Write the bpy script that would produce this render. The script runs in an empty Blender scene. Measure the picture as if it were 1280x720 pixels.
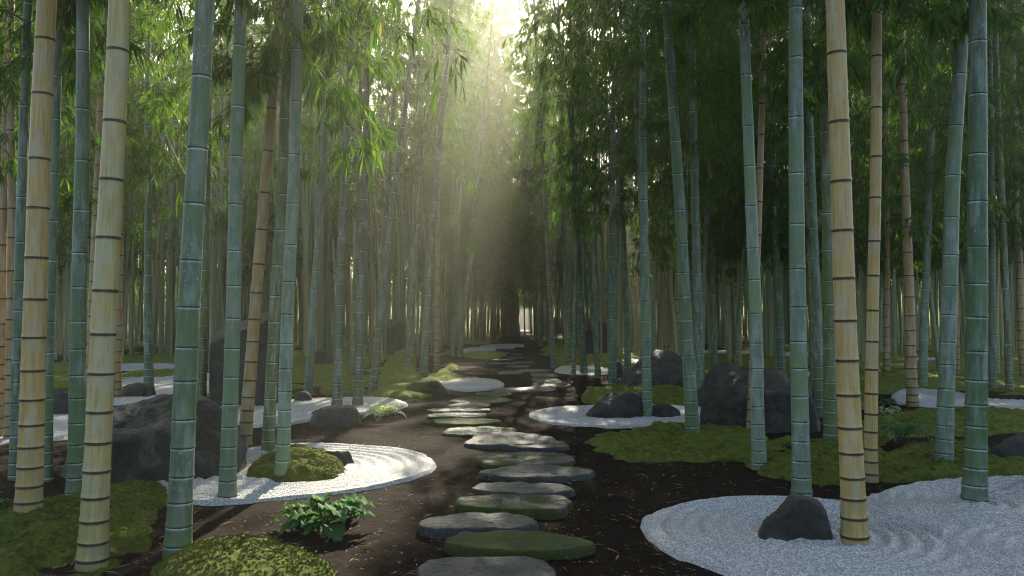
import bpy, math, random
import numpy as np
from mathutils import Vector, Matrix, Euler

S = bpy.context.scene
COL = S.collection
R = math.radians
PI = math.pi
# ------------------------------------------------------------------ camera
F, HY, CH = 1000.0, 395.0, 1.5
PITCH = math.atan((HY - 360.0) / F)
cam = bpy.data.cameras.new('camera')
cam.sensor_width = 36.0
cam.lens = 36.0 * F / 1280.0
cam.clip_end = 2000
camo = bpy.data.objects.new('camera', cam)
COL.objects.link(camo)
camo.location = (0, 0, CH)
camo.rotation_euler = (PI / 2 + PITCH, 0, 0)
S.camera = camo


def ray(px, py):
    u, v = px - 640.0, 360.0 - py
    return (u, F * math.cos(PITCH) - v * math.sin(PITCH), F * math.sin(PITCH) + v * math.cos(PITCH))


def at(px, py, z=0.0):
    d = ray(px, py)
    t = (z - CH) / d[2]
    return Vector((d[0] * t, d[1] * t, z))


def pt(px, py, Y):
    d = ray(px, py)
    t = Y / d[1]
    return Vector((d[0] * t, Y, CH + d[2] * t))


SUN_EL, SUN_AZ = R(31.0), R(4.0)         # azimuth measured from +Y towards +X
SUN = Vector((math.sin(SUN_AZ) * math.cos(SUN_EL), math.cos(SUN_AZ) * math.cos(SUN_EL), math.sin(SUN_EL)))


# ------------------------------------------------------------------ numpy noise
def _hash(ix, iy, iz, seed):
    n = (ix * 374761393 + iy * 668265263 + iz * 2147483647 + seed * 1274126177) & 0x7fffffff
    n = ((n ^ (n >> 13)) * 1274126177) & 0x7fffffff
    return ((n ^ (n >> 16)) & 0xffff) / 65535.0


def vnoise(P, seed=0):
    P = np.asarray(P, dtype=np.float64)
    i = np.floor(P).astype(np.int64)
    f = P - i
    f = f * f * (3 - 2 * f)
    out = 0
    for dx in (0, 1):
        wx = f[:, 0] if dx else 1 - f[:, 0]
        for dy in (0, 1):
            wy = f[:, 1] if dy else 1 - f[:, 1]
            for dz in (0, 1):
                wz = f[:, 2] if dz else 1 - f[:, 2]
                out = out + wx * wy * wz * _hash(i[:, 0] + dx, i[:, 1] + dy, i[:, 2] + dz, seed)
    return out * 2 - 1


def fbm(P, octv=4, seed=0, gain=.5):
    P = np.asarray(P, dtype=np.float64)
    a, s, out = 1.0, 1.0, 0
    for k in range(octv):
        out = out + a * vnoise(P * s + 17.3 * k, seed + k)
        a *= gain
        s *= 2.03
    return out


# ------------------------------------------------------------------ mesh helpers
def np_mesh(name, V, Fq=None, Ft=None, smooth=False, attrs=None, mat=None, mat_idx=None, mats=None):
    """mesh from numpy arrays: quads (n,4) and/or triangles (n,3)"""
    V = np.asarray(V, dtype=np.float32).reshape(-1, 3)
    me = bpy.data.meshes.new(name)
    me.vertices.add(len(V))
    me.vertices.foreach_set('co', V.ravel())
    nq = 0 if Fq is None else len(Fq)
    nt = 0 if Ft is None else len(Ft)
    loops, starts = [], []
    if nq:
        loops.append(np.asarray(Fq, dtype=np.int32).ravel())
        starts.append(np.arange(nq, dtype=np.int32) * 4)
    if nt:
        loops.append(np.asarray(Ft, dtype=np.int32).ravel())
        starts.append(nq * 4 + np.arange(nt, dtype=np.int32) * 3)
    loops = np.concatenate(loops)
    starts = np.concatenate(starts)
    me.loops.add(len(loops))
    me.loops.foreach_set('vertex_index', loops)
    me.polygons.add(nq + nt)
    me.polygons.foreach_set('loop_start', starts)
    me.polygons.foreach_set('use_smooth', np.full(nq + nt, bool(smooth)))
    if attrs:
        for an, (dom, arr) in attrs.items():
            a = me.attributes.new(an, 'FLOAT', dom)
            a.data.foreach_set('value', np.asarray(arr, dtype=np.float32))
    for m in (mats or ([mat] if mat else [])):
        me.materials.append(m)
    if mat_idx is not None:
        me.polygons.foreach_set('material_index', np.asarray(mat_idx, dtype=np.int32))
    me.update(calc_edges=True)
    me.validate()
    return me


def obj(name, me, parent=None, label=None, cat=None, group=None, kind=None, loc=None):
    o = bpy.data.objects.new(name, me)
    COL.objects.link(o)
    if parent:
        o.parent = parent
    if loc is not None:
        o.location = loc
    if label:
        o['label'] = label
    if cat:
        o['category'] = cat
    if group:
        o['group'] = group
    if kind:
        o['kind'] = kind
    return o


def tube(path, radii, n, cap=True):
    """rings round a polyline; returns V, Fq"""
    path = np.asarray(path, float)
    k = len(path)
    T = np.gradient(path, axis=0)
    T /= np.linalg.norm(T, axis=1)[:, None] + 1e-9
    ref = np.array([1.0, 0.1, 0.0]) if abs(T[0, 0]) < .8 else np.array([0, 1.0, .1])
    A = np.cross(T, ref)
    A /= np.linalg.norm(A, axis=1)[:, None] + 1e-9
    B = np.cross(T, A)
    an = np.linspace(0, 2 * PI, n, endpoint=False)
    V = path[:, None, :] + np.asarray(radii)[:, None, None] * (np.cos(an)[None, :, None] * A[:, None, :] + np.sin(an)[None, :, None] * B[:, None, :])
    V = V.reshape(-1, 3)
    i = np.arange(k - 1)[:, None] * n
    j = np.arange(n)[None, :]
    j2 = (j + 1) % n
    Fq = np.stack([i + j, i + j2, i + n + j2, i + n + j], -1).reshape(-1, 4)
    return V, Fq


# ------------------------------------------------------------------ materials
def new_mat(name):
    m = bpy.data.materials.new(name)
    m.use_nodes = True
    nt = m.node_tree
    for n in list(nt.nodes):
        nt.nodes.remove(n)
    out = nt.nodes.new('ShaderNodeOutputMaterial')
    return m, nt, out


class NT:
    def __init__(s, nt):
        s.nt = nt

    def n(s, typ, inputs=None, **kw):
        nd = s.nt.nodes.new('ShaderNode' + typ)
        for k, v in kw.items():
            setattr(nd, k, v)
        for k, v in (inputs or {}).items():
            sock = nd.inputs[k]
            if isinstance(v, bpy.types.NodeSocket):
                s.nt.links.new(v, sock)
            else:
                sock.default_value = v
        return nd

    def math(s, op, a, b=0.0, c=0.0, clamp=False):
        nd = s.nt.nodes.new('ShaderNodeMath')
        nd.operation = op
        nd.use_clamp = clamp
        for i, v in enumerate((a, b, c)):
            if isinstance(v, bpy.types.NodeSocket):
                s.nt.links.new(v, nd.inputs[i])
            else:
                nd.inputs[i].default_value = v
        return nd.outputs[0]

    def mix(s, fac, a, b, blend='MIX'):
        nd = s.nt.nodes.new('ShaderNodeMix')
        nd.data_type = 'RGBA'
        nd.blend_type = blend
        for sock, v in ((nd.inputs[0], fac), (nd.inputs[6], a), (nd.inputs[7], b)):
            if isinstance(v, bpy.types.NodeSocket):
                s.nt.links.new(v, sock)
            else:
                sock.default_value = v if not isinstance(v, tuple) or len(v) == 4 else (*v, 1.0)
        return nd.outputs[2]

    def rng(s, v, a, b, c=0.0, d=1.0, smooth=False):
        nd = s.nt.nodes.new('ShaderNodeMapRange')
        nd.interpolation_type = 'SMOOTHSTEP' if smooth else 'LINEAR'
        s.nt.links.new(v, nd.inputs[0])
        for i, x in zip((1, 2, 3, 4), (a, b, c, d)):
            nd.inputs[i].default_value = x
        return nd.outputs[0]

    def noise(s, vec, scale, detail=3.0, rough=.55, dist=0.0):
        nd = s.n('TexNoise', {'Scale': scale, 'Detail': detail, 'Roughness': rough, 'Distortion': dist})
        if vec is not None:
            s.nt.links.new(vec, nd.inputs['Vector'])
        return nd.outputs[0]

    def bump(s, h, strength, dist, normal=None):
        nd = s.n('Bump', {'Strength': strength, 'Distance': dist, 'Height': h})
        if normal is not None:
            s.nt.links.new(normal, nd.inputs['Normal'])
        return nd.outputs[0]


def culm_material():
    m, nt, out = new_mat('bamboo_culm')
    g = NT(nt)
    oi = g.n('ObjectInfo')
    tc = g.n('TexCoord').outputs['Object']
    rnd = g.math('MULTIPLY', oi.outputs['Random'], 37.0)
    shift = g.n('CombineXYZ', {'X': rnd, 'Y': rnd, 'Z': rnd}).outputs[0]
    p = g.n('VectorMath', {0: tc, 1: shift}, operation='ADD').outputs[0]
    mp = g.n('Mapping', {'Vector': p, 'Scale': (1.0, 1.0, .05)}).outputs[0]
    streak = g.noise(mp, 70, 4, .6)
    mp2 = g.n('Mapping', {'Vector': p, 'Scale': (1.0, 1.0, .25)}).outputs[0]
    blotch = g.noise(mp2, 14, 5, .62)
    big = g.noise(p, 1.6, 2, .5)
    da = g.n('Attribute', attribute_name='da').outputs['Fac']
    sg = g.n('Attribute', attribute_name='sg').outputs['Fac']
    zz = g.n('Attribute', attribute_name='hz').outputs['Fac']
    col = oi.outputs['Color']
    al = oi.outputs['Alpha']
    c = g.mix(g.rng(streak, .35, .65, 0, .75), col, g.mix(1.0, col, (.5, .52, .45), 'MULTIPLY'))
    c = g.mix(g.rng(blotch, .45, .62, 0, .75), c, g.mix(.55, col, (.40, .44, .40)))
    scuff = g.noise(g.n('Mapping', {'Vector': p, 'Scale': (1.0, 1.0, .12)}).outputs[0], 34, 5, .75)
    c = g.mix(g.rng(scuff, .60, .70, 0, .6), c, g.mix(1.0, col, (.45, .5, .42), 'MULTIPLY'))
    c = g.mix(g.math('MULTIPLY', g.rng(g.noise(p, 26, 4, .7), .60, .68, 0, .6), al), c, (.42, .46, .40))
    c = g.mix(g.math('MULTIPLY', g.rng(big, .42, .62, 0, .75), g.math('ADD', .2, g.math('MULTIPLY', al, .8))), c, g.mix(1.0, col, (.85, .98, .55), 'MULTIPLY'))
    # old culms: dark weather spots
    spots = g.noise(p, 48, 3, .7)
    c = g.mix(g.rng(spots, .66, .74, 0, .55), c, g.mix(1.0, col, (.22, .2, .16), 'MULTIPLY'))
    # lowest half metre stained green
    c = g.mix(g.math('MULTIPLY', g.rng(zz, .05, .7, .55, 0), g.rng(blotch, .35, .6, .3, 1.0)), c, (.045, .07, .028))
    wob = g.math('MULTIPLY', g.math('SUBTRACT', blotch, .5), .008)
    # green culms: waxy white bloom just under a thin dark scar; yellow culms: broad dark band
    wax = g.math('MULTIPLY', g.math('MULTIPLY', g.rng(g.math('ADD', da, wob), .020, .008), g.rng(da, .003, .005)), g.rng(sg, -.5, -.9))
    wax = g.math('MULTIPLY', g.math('MULTIPLY', wax, al), g.rng(blotch, .35, .58, .2, 1.0))
    c = g.mix(wax, c, (.54, .61, .60))
    dk = g.rng(g.math('ADD', da, wob), .0035, .006, 1, 0)
    dy = g.math('MULTIPLY', g.rng(g.math('ADD', da, wob), .0065, .0115, 1, 0), g.math('SUBTRACT', 1.0, al))
    c = g.mix(g.math('MULTIPLY', g.math('MAXIMUM', dk, dy), .93), c, (.016, .022, .016))
    hh = g.math('ADD', g.math('MULTIPLY', streak, .6), blotch)
    b = g.n('BsdfPrincipled', {'Base Color': c, 'Roughness': g.rng(blotch, .3, .7, .34, .6), 'Normal': g.bump(hh, .25, .004)})
    b.inputs['Specular IOR Level'].default_value = .4
    nt.links.new(b.outputs[0], out.inputs[0])
    return m


def leaf_material(name, c1, c2, trans=.45, rough=.45):
    m, nt, out = new_mat(name)
    g = NT(nt)
    t = g.n('Attribute', attribute_name='tint').outputs['Fac']
    rnd = g.n('ObjectInfo').outputs['Random']
    k = g.math('ADD', g.math('MULTIPLY', t, .75), g.math('MULTIPLY', rnd, .25))
    c = g.mix(k, c1, c2)
    c = g.mix(g.rng(t, .985, .99), c, (.18, .16, .05))
    ct = g.mix(1.0, c, (1.75, 1.75, .75), 'MULTIPLY')
    d = g.n('BsdfDiffuse', {'Color': c}).outputs[0]
    tr = g.n('BsdfTranslucent', {'Color': ct}).outputs[0]
    gl = g.n('BsdfGlossy', {'Color': (.8, .8, .8, 1), 'Roughness': rough}).outputs[0]
    a = g.n('MixShader', {0: trans, 1: d, 2: tr}).outputs[0]
    a = g.n('MixShader', {0: .022, 1: a, 2: gl}).outputs[0]
    nt.links.new(a, out.inputs[0])
    return m


def moss_material():
    m, nt, out = new_mat('moss')
    g = NT(nt)
    tc = g.n('NewGeometry').outputs['Position']
    a = g.noise(tc, 2.3, 4, .6)
    b = g.noise(tc, 17, 4, .65)
    f = g.noise(tc, 190, 3, .75)
    c = g.mix(g.rng(b, .3, .7), (.060, .084, .010), (.185, .200, .016))
    c = g.mix(g.rng(a, .4, .62, 0, .75), c, (.120, .160, .014))
    c = g.mix(g.rng(f, .45, .7, 0, .6), c, (.20, .21, .03))
    c = g.mix(g.rng(f, .5, .3, 0, .6), c, (.022, .03, .005))
    c = g.mix(g.rng(g.noise(tc, 6.5, 5, .7), .57, .68, 0, .85), c, (.034, .025, .010))
    c = g.mix(g.rng(g.noise(tc, 11, 4, .7), .50, .34, 0, .85), c, (.018, .026, .005))
    c = g.mix(g.rng(g.noise(tc, 4.2, 4, .65), .54, .68, 0, .75), c, (.20, .205, .018))
    h = g.math('ADD', g.math('ADD', g.math('MULTIPLY', g.noise(tc, 8, 3, .6), 1.2), g.math('MULTIPLY', b, .8)), f)
    bs = g.n('BsdfPrincipled', {'Base Color': c, 'Roughness': .95, 'Normal': g.bump(h, 1.0, .022)})
    bs.inputs['Specular IOR Level'].default_value = .15
    bs.inputs['Sheen Weight'].default_value = .25
    bs.inputs['Sheen Tint'].default_value = (.6, .7, .2, 1)
    nt.links.new(bs.outputs[0], out.inputs[0])
    return m


def soil_material():
    m, nt, out = new_mat('soil')
    g = NT(nt)
    tc = g.n('NewGeometry').outputs['Position']
    a = g.noise(tc, .9, 4, .6)
    b = g.noise(tc, 26, 5, .7)
    f = g.noise(tc, 150, 3, .7)
    vo = g.n('TexVoronoi', {'Vector': tc, 'Scale': 60.0, 'Randomness': 1.0})
    c = g.mix(g.rng(b, .35, .68), (.010, .0062, .0042), (.038, .023, .014))
    c = g.mix(g.rng(a, .4, .65, 0, .6), c, (.020, .013, .009))
    c = g.mix(g.rng(f, .62, .78, 0, .7), c, (.10, .066, .042))
    h = g.math('ADD', g.math('MULTIPLY', b, .8), g.math('SUBTRACT', f, g.math('MULTIPLY', vo.outputs[0], .4)))
    bs = g.n('BsdfPrincipled', {'Base Color': c, 'Roughness': .92, 'Normal': g.bump(h, 1.0, .022)})
    bs.inputs['Specular IOR Level'].default_value = .05
    nt.links.new(bs.outputs[0], out.inputs[0])
    return m


def gravel_material():
    m, nt, out = new_mat('white_gravel')
    g = NT(nt)
    tc = g.n('NewGeometry').outputs['Position']
    v = g.n('TexVoronoi', {'Vector': tc, 'Scale': 85.0, 'Randomness': 1.0})
    v2 = g.n('TexVoronoi', {'Vector': tc, 'Scale': 140.0, 'Randomness': 1.0})
    sep = g.n('SeparateColor', {0: v.outputs['Color']})
    val = g.rng(sep.outputs[0], 0, 1, .48, .86)
    n = g.noise(tc, 3, 3)
    base = g.n('CombineColor', {0: val, 1: g.math('MULTIPLY', val, .97), 2: g.math('MULTIPLY', val, .915)}).outputs[0]
    c = g.mix(g.rng(v.outputs['Distance'], .35, .75, 0, .8), base, (.27, .265, .255))
    c = g.mix(g.rng(n, .45, .75, 0, .25), c, (.40, .37, .32))
    h = g.math('SUBTRACT', 1.0, g.math('ADD', v.outputs['Distance'], g.math('MULTIPLY', v2.outputs['Distance'], .4)))
    bs = g.n('BsdfPrincipled', {'Base Color': c, 'Roughness': .8, 'Normal': g.bump(h, 1.0, .012)})
    bs.inputs['Specular IOR Level'].default_value = .3
    nt.links.new(bs.outputs[0], out.inputs[0])
    return m


def rock_material(name, c1, c2, lichen, moss_col=(.055, .08, .012), rim=0.0):
    """obj.color red = how much moss grows on the upward faces, green = how much pale lichen"""
    m, nt, out = new_mat(name)
    g = NT(nt)
    oi = g.n('ObjectInfo')
    sc = g.n('SeparateColor', {0: oi.outputs['Color']})
    geo = g.n('NewGeometry')
    tc = geo.outputs['Position']
    a = g.noise(tc, 3.2, 6, .65, .4)
    b = g.noise(tc, 22, 6, .7)
    f = g.noise(tc, 95, 4, .7)
    cr = g.n('TexVoronoi', {'Vector': g.n('VectorMath', {0: tc, 1: (0, 0, 0)}, operation='ADD').outputs[0], 'Scale': 5.0}, feature='DISTANCE_TO_EDGE').outputs[0]
    c = g.mix(g.rng(a, .35, .68), c1, c2)
    c = g.mix(g.rng(b, .5, .72, 0, .7), c, g.mix(1.0, c1, (.45, .45, .45), 'MULTIPLY'))
    c = g.mix(g.math('MULTIPLY', g.rng(f, .60, .72, 0, .8), g.rng(b, .4, .55)), c, lichen)
    c = g.mix(g.math('MULTIPLY', g.rng(a, .50, .58), sc.outputs[1]), c, g.mix(b, lichen, (.5, .48, .4)))
    nz = g.n('SeparateXYZ', {0: geo.outputs['Normal']}).outputs[2]
    mm = g.math('ADD', g.math('ADD', g.math('MULTIPLY', nz, .18 - rim), rim * .9), g.math('ADD', g.math('MULTIPLY', g.noise(tc, 4.0, 4, .65), .9), g.math('MULTIPLY', b, .22)))
    th = g.math('SUBTRACT', 1.02, g.math('MULTIPLY', sc.outputs[0], .52))
    mk = g.math('MULTIPLY', g.math('SUBTRACT', mm, th), 9.0, clamp=True)
    mk = g.math('MULTIPLY', mk, g.math('GREATER_THAN', sc.outputs[0], .01))
    mcol = g.mix(g.rng(f, .35, .7), moss_col, (.13, .15, .02))
    c = g.mix(mk, c, mcol)
    h = g.math('ADD', g.math('MULTIPLY', b, .9), g.math('ADD', g.math('MULTIPLY', f, g.math('ADD', .35, mk)), g.math('MULTIPLY', mk, .5)))
    bs = g.n('BsdfPrincipled', {'Base Color': c, 'Roughness': g.math('ADD', g.rng(b, .3, .7, .48, .75), g.math('MULTIPLY', mk, .3)), 'Normal': g.bump(h, 1.0, .045)})
    bs.inputs['Specular IOR Level'].default_value = .4
    nt.links.new(bs.outputs[0], out.inputs[0])
    return m


def plain(name, col, rough=.7, scale=20):
    m, nt, out = new_mat(name)
    g = NT(nt)
    tc = g.n('TexCoord').outputs['Object']
    c = g.mix(g.rng(g.noise(tc, scale, 4), .35, .7, 0, .7), col, tuple(x * .5 for x in col))
    bs = g.n('BsdfPrincipled', {'Base Color': c, 'Roughness': rough})
    nt.links.new(bs.outputs[0], out.inputs[0])
    return m


M_CULM = culm_material()
M_LEAF = leaf_material('bamboo_leaf', (.026, .082, .012), (.090, .165, .022), .52)
M_TWIG = plain('bamboo_twig', (.06, .075, .03))


def far_culm_material():
    m, nt, out = new_mat('far_culm')
    g = NT(nt)
    p = g.n('Mapping', {'Vector': g.n('TexCoord').outputs['Object'], 'Scale': (1, 1, .02)}).outputs[0]
    a = g.noise(p, 2.1, 3, .7)
    b = g.noise(p, 3.7, 3, .7)
    c = g.mix(g.rng(a, .38, .62), (.07, .095, .042), (.33, .36, .19))
    c = g.mix(g.rng(b, .56, .64, 0, .85), c, (.40, .27, .115))
    bs = g.n('BsdfPrincipled', {'Base Color': c, 'Roughness': .6})
    nt.links.new(bs.outputs[0], out.inputs[0])
    return m


M_FARSTEM = far_culm_material()
M_FERN = leaf_material('fern_leaf', (.036, .105, .026), (.070, .155, .042), .3, .6)
M_FROND = leaf_material('fern_frond', (.070, .150, .060), (.130, .230, .100), .3, .6)
M_PALE = leaf_material('pale_leaf', (.26, .33, .22), (.46, .52, .38), .35, .4)
M_MOSS = moss_material()
M_SOIL = soil_material()
M_GRAV = gravel_material()
M_ROCK = rock_material('dark_rock', (.016, .017, .015), (.074, .070, .058), (.17, .17, .135))
M_ROCKB = rock_material('brown_rock', (.042, .035, .029), (.105, .088, .072), (.20, .18, .15))
M_ROCKHAZE = rock_material('haze_pale_rock', (.20, .155, .125), (.30, .24, .20), (.28, .24, .2))  # brown rock lightened in colour to stand in for sunlit haze before it
M_SLAB = rock_material('slab_stone', (.038, .043, .039), (.088, .093, .082), (.17, .17, .14), rim=.26)
M_LIT = leaf_material('dry_leaf', (.07, .042, .022), (.46, .38, .27), .2, .6)


# ------------------------------------------------------------------ leaves
class Leafage:
    """collects twig prisms and leaf blades into one mesh"""

    def __init__(s, seed):
        s.r = np.random.RandomState(seed)
        s.V, s.Q, s.T, s.n = [], [], [], 0
        s.tint, s.idx = [], []
        s.TV, s.TF, s.tn = [], [], 0

    def leaves(s, base, dirs, length, width, bend=.18):
        """base (n,3), dirs (n,3) unit; 6-vertex folded drooping blade = 2 quads"""
        n = len(base)
        r = s.r
        up = np.array([0, 0, 1.0]) + r.normal(0, .35, (n, 3))
        side = np.cross(dirs, up)
        side /= np.linalg.norm(side, axis=1)[:, None] + 1e-9
        nor = np.cross(side, dirs)
        L = length[:, None]
        W = width[:, None]
        drop = np.array([0, 0, -1.0]) * L * bend
        v0 = base
        mid = base + dirs * L * .45 + drop * .25
        tip = base + dirs * L * .97 + drop
        fold = nor * W * .22
        a = mid + side * W * .5 + fold
        b = mid - side * W * .5 + fold
        m2 = mid
        V = np.stack([v0, a, m2, b, tip], 1).reshape(-1, 3)
        o = s.n + np.arange(n)[:, None] * 5
        q1 = o + np.array([[0, 1, 4, 2]])
        q2 = o + np.array([[0, 2, 4, 3]])
        s.V.append(V)
        s.Q.append(np.concatenate([q1, q2], 1).reshape(-1, 4))
        s.n += n * 5
        s.tint.append(np.repeat(r.uniform(0, 1, n), 2))

    def quick(s, base, dirs, length, width):
        """4-vertex blade = 1 quad"""
        n = len(base)
        r = s.r
        up = np.array([0, 0, 1.0]) + r.normal(0, .4, (n, 3))
        side = np.cross(dirs, up)
        side /= np.linalg.norm(side, axis=1)[:, None] + 1e-9
        L = length[:, None]
        W = width[:, None]
        mid = base + dirs * L * .4
        tip = base + dirs * L + np.array([0, 0, -1.0]) * L * .15
        V = np.stack([base, mid + side * W * .5, tip, mid - side * W * .5], 1).reshape(-1, 3)
        s.V.append(V)
        s.Q.append(s.n + np.arange(n * 4).reshape(n, 4))
        s.n += n * 4
        s.tint.append(r.uniform(0, 1, n))

    def stem(s, path, r0, r1):
        V, Fq = tube(path, np.linspace(r0, r1, len(path)), 3)
        s.TV.append(V)
        s.TF.append(Fq + s.tn)
        s.tn += len(V)

    def mesh(s, name, leafmat=None, bendfn=None, stem=None):
        V = np.concatenate(s.V)
        Q = np.concatenate(s.Q)
        tint = np.concatenate(s.tint)
        mi = np.zeros(len(Q), int)
        if s.TV:
            TV = np.concatenate(s.TV)
            TF = np.concatenate(s.TF) + len(V)
            V = np.concatenate([V, TV])
            Q = np.concatenate([Q, TF])
            tint = np.concatenate([tint, np.full(len(TF), .5)])
            mi = np.concatenate([mi, np.ones(len(TF), int)])
        if bendfn is not None:
            V = bendfn(V)
        return np_mesh(name, V, Q, mats=[leafmat or M_LEAF, stem or M_TWIG], mat_idx=mi, attrs={'tint': ('FACE', tint)})


def norm(a):
    return a / (np.linalg.norm(a, axis=-1, keepdims=True) + 1e-9)


def add_branch(lf, p0, direc, L, droop, ntw, nlv, ll, lw, r0=.006, quick=False):
    """one side branch: rises, arches over; twigs carry fans of drooping leaves"""
    r = lf.r
    p0 = np.asarray(p0, float)
    direc = norm(np.asarray(direc, float))
    ts = np.linspace(0, 1, 7)
    path = p0 + direc * (ts * L)[:, None] + np.array([0, 0, -1.0]) * (droop * L * ts ** 2.0)[:, None]
    path[1:] += r.normal(0, .012 * L, (6, 3))
    lf.stem(path, r0, r0 * .3)
    tt = np.concatenate([r.uniform(.2, 1.0, ntw - 2), [.97, 1.0]])
    for t in tt:
        k = min(5, int(t * 6))
        f = t * 6 - k
        b = path[k] * (1 - f) + path[k + 1] * f
        tdir = norm(path[k + 1] - path[k])
        az = r.uniform(0, 2 * PI)
        td = norm(tdir * .8 + np.array([math.cos(az) * .8, math.sin(az) * .8, r.uniform(-.25, .35)]))
        tl = L * r.uniform(.14, .34)
        tp = b + td * (np.linspace(0, 1, 3) * tl)[:, None] + np.array([0, 0, -1.0]) * (np.array([0, .06, .22]) * tl)[:, None]
        if not quick:
            lf.stem(tp, r0 * .4, r0 * .2)
        u = r.uniform(.25, 1.0, nlv)
        base = tp[0] + (tp[2] - tp[0]) * u[:, None]
        e = norm(tp[2] - tp[0])
        sp = r.normal(0, .55, (nlv, 3))
        d = norm(e * .75 + sp + np.array([0, 0, -.55]))
        ln = ll * r.uniform(.6, 1.15, nlv)
        if quick:
            lf.quick(base, d, ln, lw * r.uniform(.8, 1.2, nlv))
        else:
            lf.leaves(base, d, ln, lw * r.uniform(.8, 1.2, nlv))


CROWN_H = 15.0
BEND = .55


def bendfn(V, H=CROWN_H):
    V = V.copy()
    z = np.clip(V[:, 2] / H, 0, 1.1)
    V[:, 0] += BEND * z ** 2.2
    return V


def crown_mesh(name, seed, z0, step=.38, per=2, Lmax=1.5, ntw=7, nlv=7, ll=.2, lw=.026, z1=CROWN_H - .3):
    lf = Leafage(seed)
    r = lf.r
    z = z0
    az = r.uniform(0, 6.28)
    while z < z1:
        t = (z - z0) / (CROWN_H - z0)
        for k in range(per):
            az += PI + r.normal(0, .5) if k == 0 else 1.0 + r.normal(0, .4)
            L = Lmax * (1 - .75 * t ** 1.4) * r.uniform(.55, 1.05) * (min(1, .55 + t * 3))
            rise = r.uniform(.15, .75)
            d = (math.cos(az), math.sin(az), rise)
            add_branch(lf, (0, 0, z), d, L, r.uniform(.3, .75), ntw, nlv, ll, lw)
        z += step * r.uniform(.8, 1.2)
    # tip plume
    add_branch(lf, (0, 0, z1 - .2), (.2, 0, 1), 1.0, .4, 8, 8, ll, lw)
    return lf.mesh(name, bendfn=bendfn)


def culm_mesh(name, r0, H=CROWN_H, sides=14, first=.11, grow=.125, smax=.47, seed=0, flare=.2):
    rr = np.random.RandomState(seed)
    nodes, z = [], rr.uniform(.02, .07)
    while z < H - .3:
        nodes.append(z)
        z += min(smax, first + grow * z) * rr.uniform(.86, 1.12)
    zs, nds, fr = [-.12], [-.06], [1.0]
    prof = [(-.045, 1.0), (-.022, 1.0), (-.008, 1.004), (-.003, 1.05), (0.0, .985), (.004, 1.07), (.012, 1.03), (.04, 1.0)]
    for q in nodes:
        for dz, m in prof:
            if q + dz <= zs[-1] + .002:
                continue
            zs.append(q + dz)
            nds.append(dz)
            fr.append(m)
    zs.append(H)
    nds.append(-.06)
    fr.append(.3)
    zs = np.array(zs)
    rad = r0 * ((1 - np.clip(zs / H, 0, .985)) ** .92) * np.array(fr)
    rad *= 1 + flare * np.exp(-np.clip(zs, 0, 9) / .18)
    # tiny zig-zag of the axis at the nodes, as real culms have
    ax = np.zeros((len(zs), 3))
    ax[:, 2] = zs
    ax[:, 0] = .012 * vnoise(np.stack([zs * .7, zs * 0 + seed * 3.1, zs * 0], 1), 5) * np.clip(zs, 0, 1)
    ax[:, 1] = .012 * vnoise(np.stack([zs * .7, zs * 0 + seed * 7.7, zs * 0], 1), 6) * np.clip(zs, 0, 1)
    an = np.linspace(0, 2 * PI, sides, endpoint=False)
    ring = np.stack([np.cos(an), np.sin(an), an * 0], -1)
    V = ax[:, None, :] + rad[:, None, None] * ring[None]
    V = bendfn(V.reshape(-1, 3), H)
    k = len(zs)
    i = np.arange(k - 1)[:, None] * sides
    j = np.arange(sides)[None, :]
    j2 = (j + 1) % sides
    Fq = np.stack([i + j, i + j2, i + sides + j2, i + sides + j], -1).reshape(-1, 4)
    return np_mesh(name, V, Fq, smooth=True, mat=M_CULM,
                   attrs={'da': ('POINT', np.repeat(np.abs(nds), sides)), 'sg': ('POINT', np.repeat(np.sign(nds), sides)), 'hz': ('POINT', np.repeat(zs, sides))})


# colours: (r,g,b, 1 = waxy green kind / 0 = banded yellow kind)
GREEN = (.105, .165, .100, 1)
DEEP = (.072, .128, .068, 1)
BLUE = (.150, .215, .160, 1)
PALE = (.205, .275, .205, 1)
OLIVE = (.115, .150, .048, 1)
YELLOW = (.56, .375, .140, 0)
CREAM = (.52, .415, .170, 0)
TAN = (.42, .265, .105, 0)
DIM = (.10, .13, .085, 1)

CROWNLIST = []
SPOTS = []       # (x, y) of everything planted, for spacing
CROWNS = {}


def crown(kind):
    if kind not in CROWNS:
        k, v = kind
        sd = {'deep': 500, 'upper': 600, 'low': 100, 'mid': 200, 'high': 300, 'thin': 400}[k] + v * 7
        if k == 'deep':
            CROWNS[kind] = crown_mesh('crown', sd, 3.3, step=.30, per=2, Lmax=1.8, ntw=7, nlv=9, ll=.27, lw=.052)
        elif k == 'low':
            CROWNS[kind] = crown_mesh('crown', sd, 3.1, step=.30, per=2, Lmax=1.8, ntw=11, nlv=8, ll=.22, lw=.034)
        elif k == 'mid':
            CROWNS[kind] = crown_mesh('crown', sd, 4.3, step=.32, per=2, Lmax=1.7, ntw=11, nlv=9, ll=.21, lw=.029)
        elif k == 'upper':
            CROWNS[kind] = crown_mesh('crown', sd, 5.8, step=.34, per=2, Lmax=1.4, ntw=9, nlv=9, ll=.22, lw=.031)
        elif k == 'high':
            CROWNS[kind] = crown_mesh('crown', sd, 7.2, step=.36, per=2, Lmax=1.5, ntw=7, nlv=8, ll=.2, lw=.028)
        else:
            CROWNS[kind] = crown_mesh('crown', sd, 6.2, step=.6, per=1, Lmax=1.2, ntw=6, nlv=6, ll=.2, lw=.026)
    return CROWNS[kind]


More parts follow.
